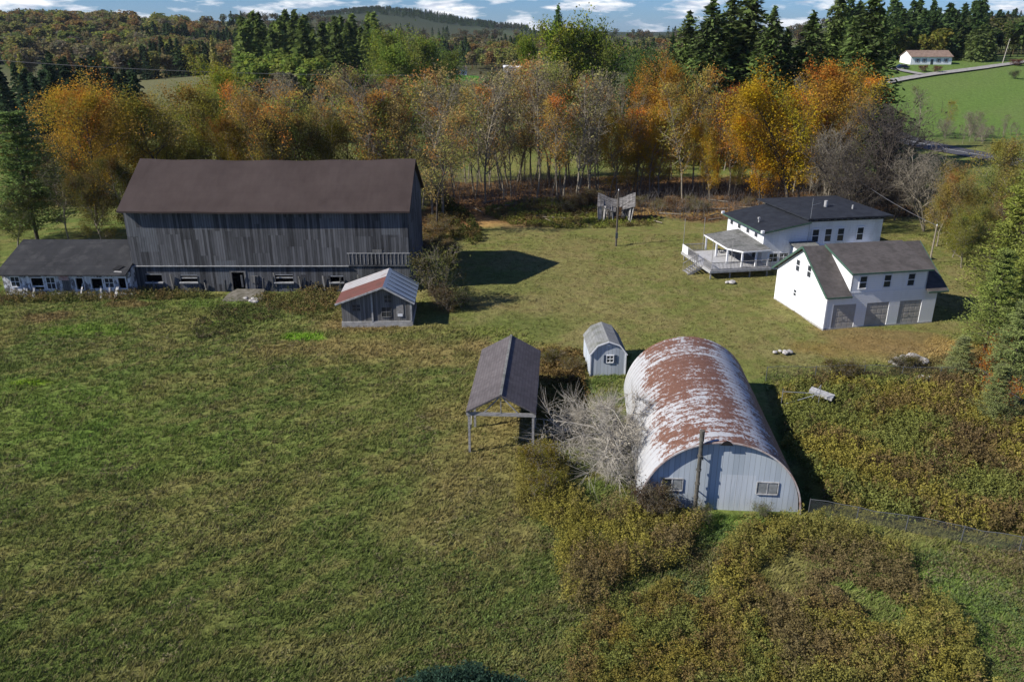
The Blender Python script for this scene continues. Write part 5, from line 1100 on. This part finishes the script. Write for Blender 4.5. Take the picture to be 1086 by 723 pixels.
# ------------------------------------------------------------------ weeds, tall grass, tufts (nobody could count them)
def weeds(name, lab, polys, dens, hgts, ncard, size, cols, seed, thin=0.0, width=.28, cat='weeds', patch=4.0, up=.4, edge=.6):
    rs = np.random.RandomState(seed); PX = []
    for poly in polys:
        a = np.array(poly); lo, hi = a.min(0), a.max(0); n = int((hi-lo).prod()*dens)
        x = lo[0]+(hi[0]-lo[0])*rs.rand(n); y = lo[1]+(hi[1]-lo[1])*rs.rand(n)
        x2 = x+(fbm(x, y, 2.5, seed+1)-.5)*edge*3; y2 = y+(fbm(x, y, 2.5, seed+2)-.5)*edge*3
        k = inpoly(x2, y2, poly) & (fbm(x, y, 3.2, seed+3) > thin); PX.append(np.stack([x[k], y[k]], 1))
    B = np.concatenate(PX); n = len(B); f1 = fbm(B[:, 0], B[:, 1], patch, seed+4); f2 = fbm(B[:, 0], B[:, 1], patch*.45, seed+5); f3 = fbm(B[:, 0], B[:, 1], 1.6, seed+6)
    h = hgts[0]*.6+(hgts[1]-hgts[0])*np.clip(.5*f3+.5*rs.rand(n)+(f1-.5)*.8, 0, 1.2); c = np.tile(np.array(cols[0], float), (n, 1))
    for j, cc in enumerate(cols[1:]):
        f = (f1, f2, f3)[j % 3]; f = f if j < 3 else 1-f; m = sm((f+.16*rs.rand(n)-.585)/.12)[:, None]*.85; c = c*(1-m)+np.array(cc)*m
    ed = sm((fbm(B[:, 0], B[:, 1], 3.2, seed+3)-thin)/.12) if thin > .2 else 1.0; h = h*(.45+.55*ed); c *= .75+.5*rs.rand(n, 1)
    R_ = np.repeat(np.arange(n), ncard); N = len(R_); t = rs.rand(N)**.75; lean = rs.randn(n, 2)*.12; prof = np.sin(np.pi*np.clip(t*.8+.15, 0, 1))
    P = np.stack([B[R_, 0]+rs.randn(N)*width*prof*.6+lean[R_, 0]*t*h[R_], B[R_, 1]+rs.randn(N)*width*prof*.6+lean[R_, 1]*t*h[R_], hgt(B[R_, 0], B[R_, 1])+t*h[R_]], 1)
    V, F, C_ = cards(P, size, rs, .3, .55, up=np.tile([0, 0, up], (N, 1))+rs.randn(N, 3)*.5, cval=c[R_]*(.75+.5*rs.rand(N, 1)))
    o = link(name, npmesh(name, V, F, C_), M['weed']); return tag(o, lab, cat, kind='stuff')
OL, YG, RB, DB, GG, TN = (.225,.195,.046), (.25,.225,.046), (.185,.13,.055), (.15,.115,.058), (.165,.19,.05), (.20,.165,.095)
E1 = pxpoly((826,408),(900,404),(1035,406),(1088,448),(1150,500),(1130,600),(1086,572),(960,556),(866,532),(835,470),(822,440))
weeds('tall_weeds', 'dense olive weeds filling the fenced yard right of the arched barn', [E1], 12, (.7, 1.7), 40, .13, [OL, YG, RB, (.12,.085,.045), GG], 201, .10, up=1.3)
F1 = pxpoly((790,556),(850,556),(950,578),(965,610),(1000,640),(1040,690),(1065,730),(900,735),(800,735),(745,640),(760,590))
weeds('weed_thicket', 'olive and brown weed thicket below the front fence', [F1], 22, (.4, 1.7), 50, .092, [OL, (.24,.21,.045), RB, (.20,.19,.05), DB], 202, .40)
F2 = pxpoly((548,480),(590,470),(600,520),(640,545),(680,535),(745,560),(730,600),(660,620),(640,650),(600,640),(590,560),(550,540))
weeds('weed_thicket', 'brown green thicket between the shelter and the arched barn', [F2], 22, (.6, 1.9), 52, .092, [(.21,.185,.05), RB, YG, DB], 203, .26, up=1.0)
F3 = pxpoly((640,650),(720,612),(790,640),(820,700),(830,740),(640,745),(600,720),(610,680))
weeds('weed_thicket', 'golden brown thicket at the bottom edge in the middle', [F3], 26, (.4, 1.2), 50, .08, [(.19,.165,.04), (.22,.18,.04), RB, GG], 204, .30)
F4 = pxpoly((575,372),(618,372),(622,410),(600,470),(572,470),(572,400))
weeds('tall_weeds', 'reddish brown weeds between the shelter and the garden shed', [F4], 11, (.3, .8), 26, .14, [(.12,.08,.03), RB, (.10,.10,.03)], 205, .15)
F5 = pxpoly((1,312),(60,306),(150,304),(215,305),(222,316),(150,318),(60,320),(0,325)); F6 = pxpoly((285,310),(352,308),(358,322),(362,342),(330,340),(285,325),(270,316))
weeds('wall_brush', 'brown green brush growing along the foot of the barn and long shed', [F5, F6], 9, (.15, 1.15), 22, .15, [(.14,.135,.045), (.16,.13,.055), (.13,.15,.045), RB], 206, .30)
F7 = pxpoly((508,222),(560,212),(628,214),(640,232),(700,232),(690,240),(600,243),(540,238)); F8 = pxpoly((462,205),(492,222),(512,250),(505,262),(480,250),(462,240))
weeds('tall_weeds', 'yellow green weeds in front of the collapsed shack', [F7], 6, (.3, 1.0), 22, .18, [(.17,.19,.04), (.20,.19,.045), (.15,.11,.05)], 207, .12)
weeds('tall_weeds', 'green brown weeds behind the barn corner beside the bare track', [F8], 4, (.5, 1.5), 22, .24, [(.09,.095,.03), (.12,.085,.035), (.06,.08,.02)], 208, .15)
F9b = pxpoly((225,322),(300,322),(300,338),(262,345),(228,338))
weeds('rough_grass', 'green and brown weeds on the mound below the barn door ramp', [F9b], 8, (.1, .7), 20, .14, [(.09,.11,.035), (.12,.10,.045), DB], 219, .25, cat='grass')
F9 = pxpoly((200,345),(235,325),(262,330),(255,352),(215,360)); 
weeds('rough_grass', 'dark rough grass clump on the slope below the barn door', [F9], 5, (.15, .6), 20, .16, [(.10,.11,.04), (.13,.11,.065), DB], 209, .3, cat='grass')
F10 = pxpoly((400,640),(560,520),(620,560),(640,640),(600,740),(380,740))
weeds('rough_grass', 'mixed green and dry rough grass left of the thickets', [F10], 16, (.1, .42), 12, .10, [(.13,.16,.055), (.18,.165,.08), (.12,.17,.045), (.13,.10,.055)], 210, .40, cat='grass', up=1.2)
F11 = pxpoly((960,590),(1086,580),(1100,640),(1100,730),(1060,735),(1000,640)); F12 = pxpoly((740,555),(850,556),(760,600),(740,640),(700,610))
weeds('rough_grass', 'pale green and straw rough grass at the lower right', [F11, F12], 18, (.12, .45), 14, .10, [(.105,.14,.055), TN, (.09,.14,.045), (.13,.10,.05)], 211, .25, cat='grass', up=1.2)
F13 = pxpoly((940,388),(1010,378),(1040,395),(1040,405),(940,402)); F14 = pxpoly((850,396),(940,392),(1030,396),(1040,408),(850,404))
weeds('rough_grass', 'dry tall grass around the stone pile and the back fence', [F13, F14], 9, (.2, .8), 18, .13, [(.12,.10,.04), (.10,.095,.03), (.16,.12,.06)], 212, .2, cat='grass', up=1.0)
PA = pxpoly((-60,730),(0,400),(0,345),(200,350),(340,365),(480,372),(500,420),(540,520),(420,640),(380,740))
weeds('straw_clumps', 'flattened straw and coarse clumps scattered over the pasture', [PA], 3.2, (.04, .22), 16, .12, [(.20,.175,.10), (.15,.165,.06), (.23,.195,.115), (.12,.11,.05)], 230, .54, width=.35, cat='grass', patch=6, up=.5)
weeds('coarse_weeds', 'darker green coarse weeds scattered over the pasture', [PA], 1.6, (.06, .32), 16, .11, [(.11,.155,.042), (.095,.125,.036), (.14,.155,.05)], 231, .56, width=.22, cat='grass', patch=8, up=1.0)
# front edge: juniper
P0 = at(486, 742); tj = 0
def juniper():
    rs = np.random.RandomState(31); n = 16000; d = rs.randn(n, 3); d /= np.linalg.norm(d, axis=1)[:, None]; k = np.array([[-2.2,0,.5],[-1.3,.1,.8],[-.3,0,1.1],[.7,.2,1.1],[1.5,0,.8],[2.3,.1,.5],[-1.0,.5,.7],[.4,.6,.8]])
    P = k[rs.randint(0, 8, n)]+d*np.array([.75,.65,.7])*(.45+.6*rs.rand(n, 1)); P = P[P[:, 2] > 0]; n = len(P)
    V, F, c = cards(P, .12, rs, .3, .4, up=d[:n]+np.array([0,0,.6]), cval=np.tile([.035,.068,.045], (n, 1))*(.6+.8*rs.rand(n, 1)))
    t = thing('evergreen_bush', 'dark blue green spreading evergreen bush at the bottom edge', 'bush', (P0[0], P0[1]-.2, 0)); link('foliage', npmesh('foliage', V, F, c), M['needle'], t)
    m = MB()
    for q in k: m.tube((q[0]*.2, 0, -.1), tuple(q), .05, .02, 6)
    m.build('stem', M['bark_brown'], t)
juniper()
def tufts():
    rs = np.random.RandomState(44); n = 120000
    y = 24+(106-24)*rs.rand(n)**1.5; x = (rs.rand(n)-.5)*2*(y*.64+12); keep = np.ones(n, bool)
    for poly in (pxpoly((126,312),(440,310),(450,215),(120,215)), pxpoly((0,312),(145,308),(145,250),(0,250)), pxpoly((362,345),(440,345),(445,305),(358,305)), pxpoly((676,545),(852,545),(800,372),(668,372)), pxpoly((817,317),(873,350),(990,343),(1000,290),(830,270)), pxpoly((622,398),(664,395),(660,360),(620,360)), pxpoly((720,290),(806,288),(930,255),(940,240),(745,250)), E1):
        keep &= ~inpoly(x, y, poly)
    x, y = x[keep], y[keep]; lawn = soft(x, y, LAWN, 2.2, 5, 8); keep = rs.rand(len(x)) > lawn*.55; x, y, lawn = x[keep], y[keep], lawn[keep]; n = len(x)
    gc = ground_colour(x, y); f = fbm(x, y, 1.3, 77); nb = 6; R_ = np.repeat(np.arange(n), nb); N = len(R_); sc = (1+(y-24)/70)[R_]
    h = (.07+.20*f[R_]*(.3+rs.rand(N)))*(1-.55*lawn[R_])*1.1*sc**.5; az = rs.rand(N)*6.283; l = h*(.4+.7*rs.rand(N)); wd = (.014+.016*rs.rand(N))*sc*1.2
    bx = x[R_]+rs.randn(N)*.07*sc; by = y[R_]+rs.randn(N)*.07*sc; bz = hgt(bx, by)-.01; ca, sa = np.cos(az), np.sin(az)
    V = np.stack([np.stack([bx-sa*wd, by+ca*wd, bz], 1), np.stack([bx+sa*wd, by-ca*wd, bz], 1), np.stack([bx+ca*l+.05, by+sa*l+.02, bz+h], 1)], 1).reshape(-1, 3)
    dry = (rs.rand(n) < .14)[:, None]; c = gc*(1.05+.6*(rs.rand(n, 1)-.3)); c = np.where(dry, c*.4+np.array((.20,.165,.09))*.6, c); c = np.repeat(c[R_], 3, axis=0)
    o = link('meadow_grass', npmesh('meadow_grass', V, np.arange(N*3).reshape(N, 3), c), M['blade']); tag(o, 'short tufted grass covering the pasture and lawn', 'grass', kind='stuff')
tufts()
def litter():
    rs = np.random.RandomState(45); n = 26000; y = 107+43*rs.rand(n); x = -22+96*rs.rand(n); kk = (soft(x, y, WOODS, 3.0, 5, 50) > .5) & ((y > 118) | (x > 14)); x, y = x[kk], y[kk]; n = len(x); P = np.stack([x, y, hgt(x, y)+.08+.12*rs.rand(n)], 1)
    V, F, c = cards(P, .3, rs, 1.6, .8, cval=np.array([(.16,.085,.045), (.10,.06,.035), (.20,.12,.05), (.07,.055,.03)])[rs.randint(0, 4, n)]*(.7+.6*rs.rand(n, 1)))
    tag(link('leaf_litter', npmesh('leaf_litter', V, F, c), M['weed']), 'fallen brown leaves on the floor of the wood', 'leaves', kind='stuff')
    S = []
    for i in range(5200):
        a = rs.rand()*6.28; x = -22+96*rs.rand(); y = (123 if x < 14 else 114)+28*rs.rand(); z = h1(x, y); hh = .6+2.2*rs.rand(); p = np.array([x, y, z]); q = p+np.array([rs.randn()*.4, rs.randn()*.4, hh]); S.append((p, q, .02, .008, 3))
        S.append((p*.4+q*.6, q+rs.randn(3)*.4, .012, .005, 3))
    tag(link('understorey_brush', npmesh('understorey_brush', *tubes(S)), M['twig']), 'thin bare saplings and brush under the trees of the wood', 'brush', kind='stuff')
    S = []
    for i in range(40):
        a = rs.randn()*1.3; x = -6+60*rs.rand(); y = 114+14*rs.rand(); L = 1.5+3*rs.rand(); z = h1(x, y); S.append((np.array([x, y, z+.15]), np.array([x+math.cos(a)*L, y+math.sin(a)*L, z+.25]), .13, .07, 1))
    tag(link('fallen_logs', npmesh('fallen_logs', *tubes(S), smooth=True), M['bark_grey']), 'scattered fallen trunks and deadwood on the floor of the wood', 'deadwood', kind='stuff')
litter()
# brush on the left field beyond the pine
rsb = np.random.RandomState(9)
BL = [fp(-20, 120), fp(95, 120), fp(110, 215), fp(-20, 215)]
weeds('field_brush', 'brown and olive brush on the rough field beyond the tall pine at the left', [BL], .6, (.6, 1.8), 22, .42, [(.085,.06,.04), (.07,.075,.035), (.10,.085,.045), (.05,.055,.03)], 220, .2, width=.7, patch=12)

# ------------------------------------------------------------------ fences
def netting(name, lab, pts, h, posts=3.0, step=.16, w=.011):
    t = thing(name, lab, 'fence', (pts[0][0], pts[0][1], 0)); O = Vector((pts[0][0], pts[0][1], 0)); rs = random.Random(5); net = MB(); rail = MB(); k0 = 0
    for a, b in zip(pts[:-1], pts[1:]):
        L = math.dist(a, b); d = Vector((b[0]-a[0], b[1]-a[1], 0))/L; A = Vector((a[0], a[1], 0))-O; n = max(1, round(L/posts))
        nn = Vector((-d.y, d.x, 0))
        for i in range(n+(1 if b == pts[-1] else 0)):
            q = A+d*(L*i/n); MB().tube((q.x, q.y, -.3), (q.x+rs.uniform(-.05,.05), q.y, h+.04), .03, .03, 6).build('post', M['net'], t)
        top = lambda s: h+.05*math.sin(s*1.3)+.03*math.sin(s*3.1)
        m = int(L/.8)
        for i in range(m): s0, s1 = L*i/m, L*(i+1)/m; p, q = A+d*s0, A+d*s1; rail.tube((p.x, p.y, top(s0)), (q.x, q.y, top(s1)), .022, .022, 5)
        m = int(L/step)
        for i in range(-int(h/step)-1, m+1):
            for sgn in (1, -1):
                s0 = i*step if sgn > 0 else i*step+h; s1 = s0+sgn*h; z0, z1 = 0.0, h
                for (lim, cmpf) in ((0, min), (L, max)):
                    pass
                if s1 == s0: continue
                f0, f1 = 0.0, 1.0; ta, tb = (0-s0)/(s1-s0), (L-s0)/(s1-s0); f0 = max(f0, min(ta, tb)); f1 = min(f1, max(ta, tb))
                if f1 <= f0: continue
                p = A+d*(s0+(s1-s0)*f0)+Vector((0,0,h*f0-.03)); q = A+d*(s0+(s1-s0)*f1)+Vector((0,0,h*f1-.03)); o = Vector((0,0,w*.7))+nn*0
                net.add([p-o, p+o, q+o, q-o], [(0,1,2,3)])
    net.build('netting', M['net'], t); rail.build('top_rail', M['net'], t)
netting('wire_fence', 'long wire mesh fence running right from the arched barn front corner', [at(857,545), at(960,563), at(1080,586), at(1180,602)], 1.0, 3.2, .11, .011)
netting('wire_fence', 'thin wire fence along the back and right side of the weedy yard', [at(812,404), at(915,402), at(1036,406), at(1095,452)], 1.2, 3.4, .16, .008)
def gate():
    p = at(828, 432); t = thing('metal_gate', 'thin pale metal frame gate beside the arched barn rear corner', 'gate', (p[0], p[1], 0), R(-8)); m = MB()
    for a, b in (((0,0,.2),(2.6,0,.2)),((0,0,1.3),(2.6,0,1.3)),((0,0,.0),(0,0,1.5)),((2.6,0,.0),(2.6,0,2.0)),((0,0,.2),(2.6,0,1.3)),((2.6,0,2.0),(2.1,0,.9))): m.tube(a, b, .022, .022, 6)
    m.build('frame', M['steel'], t)
gate()
p = at(862, 430); t = thing('white_crate', 'long pale crate lying in the fenced weeds right of the arched barn', 'crate', (p[0]+.6, p[1]+.2, .75), R(-38)); t.rotation_euler = (R(8), R(6), R(-38)); t.scale = (.85, .8, .6)
MB().box(-1.0,1.0,-.35,.35,0,.04).box(-1.0,1.0,-.35,-.31,.04,.4).box(-1.0,1.0,.31,.35,.04,.4).box(-1.0,-.96,-.31,.31,.04,.4).box(.96,1.0,-.31,.31,.04,.4).build('box', M['pale_wood'], t); MB().box(-1.02,1.02,-.37,.37,.402,.44).build('lid', M['pale_wood'], t)
# ------------------------------------------------------------------ stones
def rock(seed, r, nm='stone'):
    rs = np.random.RandomState(seed); import bmesh
    bm = bmesh.new(); bmesh.ops.create_icosphere(bm, subdivisions=2, radius=r)
    for v in bm.verts:
        n = v.co.normalized(); k = .75+.5*float(vnoise(np.array(n.x*2+seed), np.array(n.y*2+n.z*3), .9, seed)); v.co = v.co*k; v.co.z *= .62; v.co.x *= 1.25
    me = bpy.data.meshes.new(nm); bm.to_mesh(me); bm.free(); me.materials.append(M['stone']); return me
RK = [rock(i, .42) for i in range(4)]
def stones(px, py, n, sx, sy, s0, s1, lab, group, seed):
    r = random.Random(seed); p = at(px, py)
    for i in range(n):
        o = bpy.data.objects.new('stone', r.choice(RK)); COL.objects.link(o); a = r.uniform(0, 6.28); q = r.random()**.6; s = r.uniform(s0, s1)
        o.location = (p[0]+math.cos(a)*q*sx, p[1]+math.sin(a)*q*sy, .10+(.5*(1-q) if n > 12 else 0)); o.scale = (s, s, s); o.rotation_euler = (0, 0, a*3); tag(o, lab, 'stone', group)
stones(965, 385, 16, 1.6, .8, .6, 1.25, 'pale stone in the pile at the lawn edge right of the bushes', 'stones of the pile', 1)
stones(828, 374, 5, .9, .5, .4, .7, 'low stone in the small heap on the lawn behind the arched barn', 'stones on the lawn', 2)
stones(777, 300, 6, .9, .35, .45, .75, 'pale stone by the farmhouse deck', 'stones by the deck', 3)
stones(264, 319, 9, 2.0, .8, .35, .7, 'grey slab like stone in the ramp below the barn door', 'stones of the barn ramp', 4)
p = at(980, 404); o = link('concrete_block', rock(9, .6, 'concrete_block'), None); o.location = (p[0], p[1], .1); tag(o, 'dark pointed boulder in front of the stone pile', 'boulder'); o.name = 'boulder'
p = at(262, 312); o = MB().slab([(-2.0,-1.5,-.05),(-.4,-1.7,.0),(1.5,-1.4,-.02),(2.0,-.3,.12),(1.6,1.4,.30),(-1.3,1.4,.32),(-1.9,.3,.15)], .5).build('ramp', noisy('packed stony earth', (.07,.065,.045), (.17,.155,.13), 2.2, bump=1.0)); o.location = (p[0], 79.3, 0); tag(o, 'stony grey ramp in front of the barn door', 'ramp')

# ------------------------------------------------------------------ air
def haze():
    m = bpy.data.materials.new('thin blue air'); m.use_nodes = True; N = m.node_tree.nodes; L = m.node_tree.links
    for n in list(N):
        if n.type != 'OUTPUT_MATERIAL': N.remove(n)
    o = [n for n in N if n.type == 'OUTPUT_MATERIAL'][0]; v = N.new('ShaderNodeVolumePrincipled'); v.inputs['Color'].default_value = (.72, .82, .95, 1); v.inputs['Density'].default_value = .00004; v.inputs['Anisotropy'].default_value = .2
    L.new(v.outputs[0], o.inputs['Volume'])
    h = MB().box(-5400, 5400, -60, 7600, -40, 75).build('haze', m); tag(h, 'thin blue autumn air over the fields', 'haze', kind='stuff')
haze()
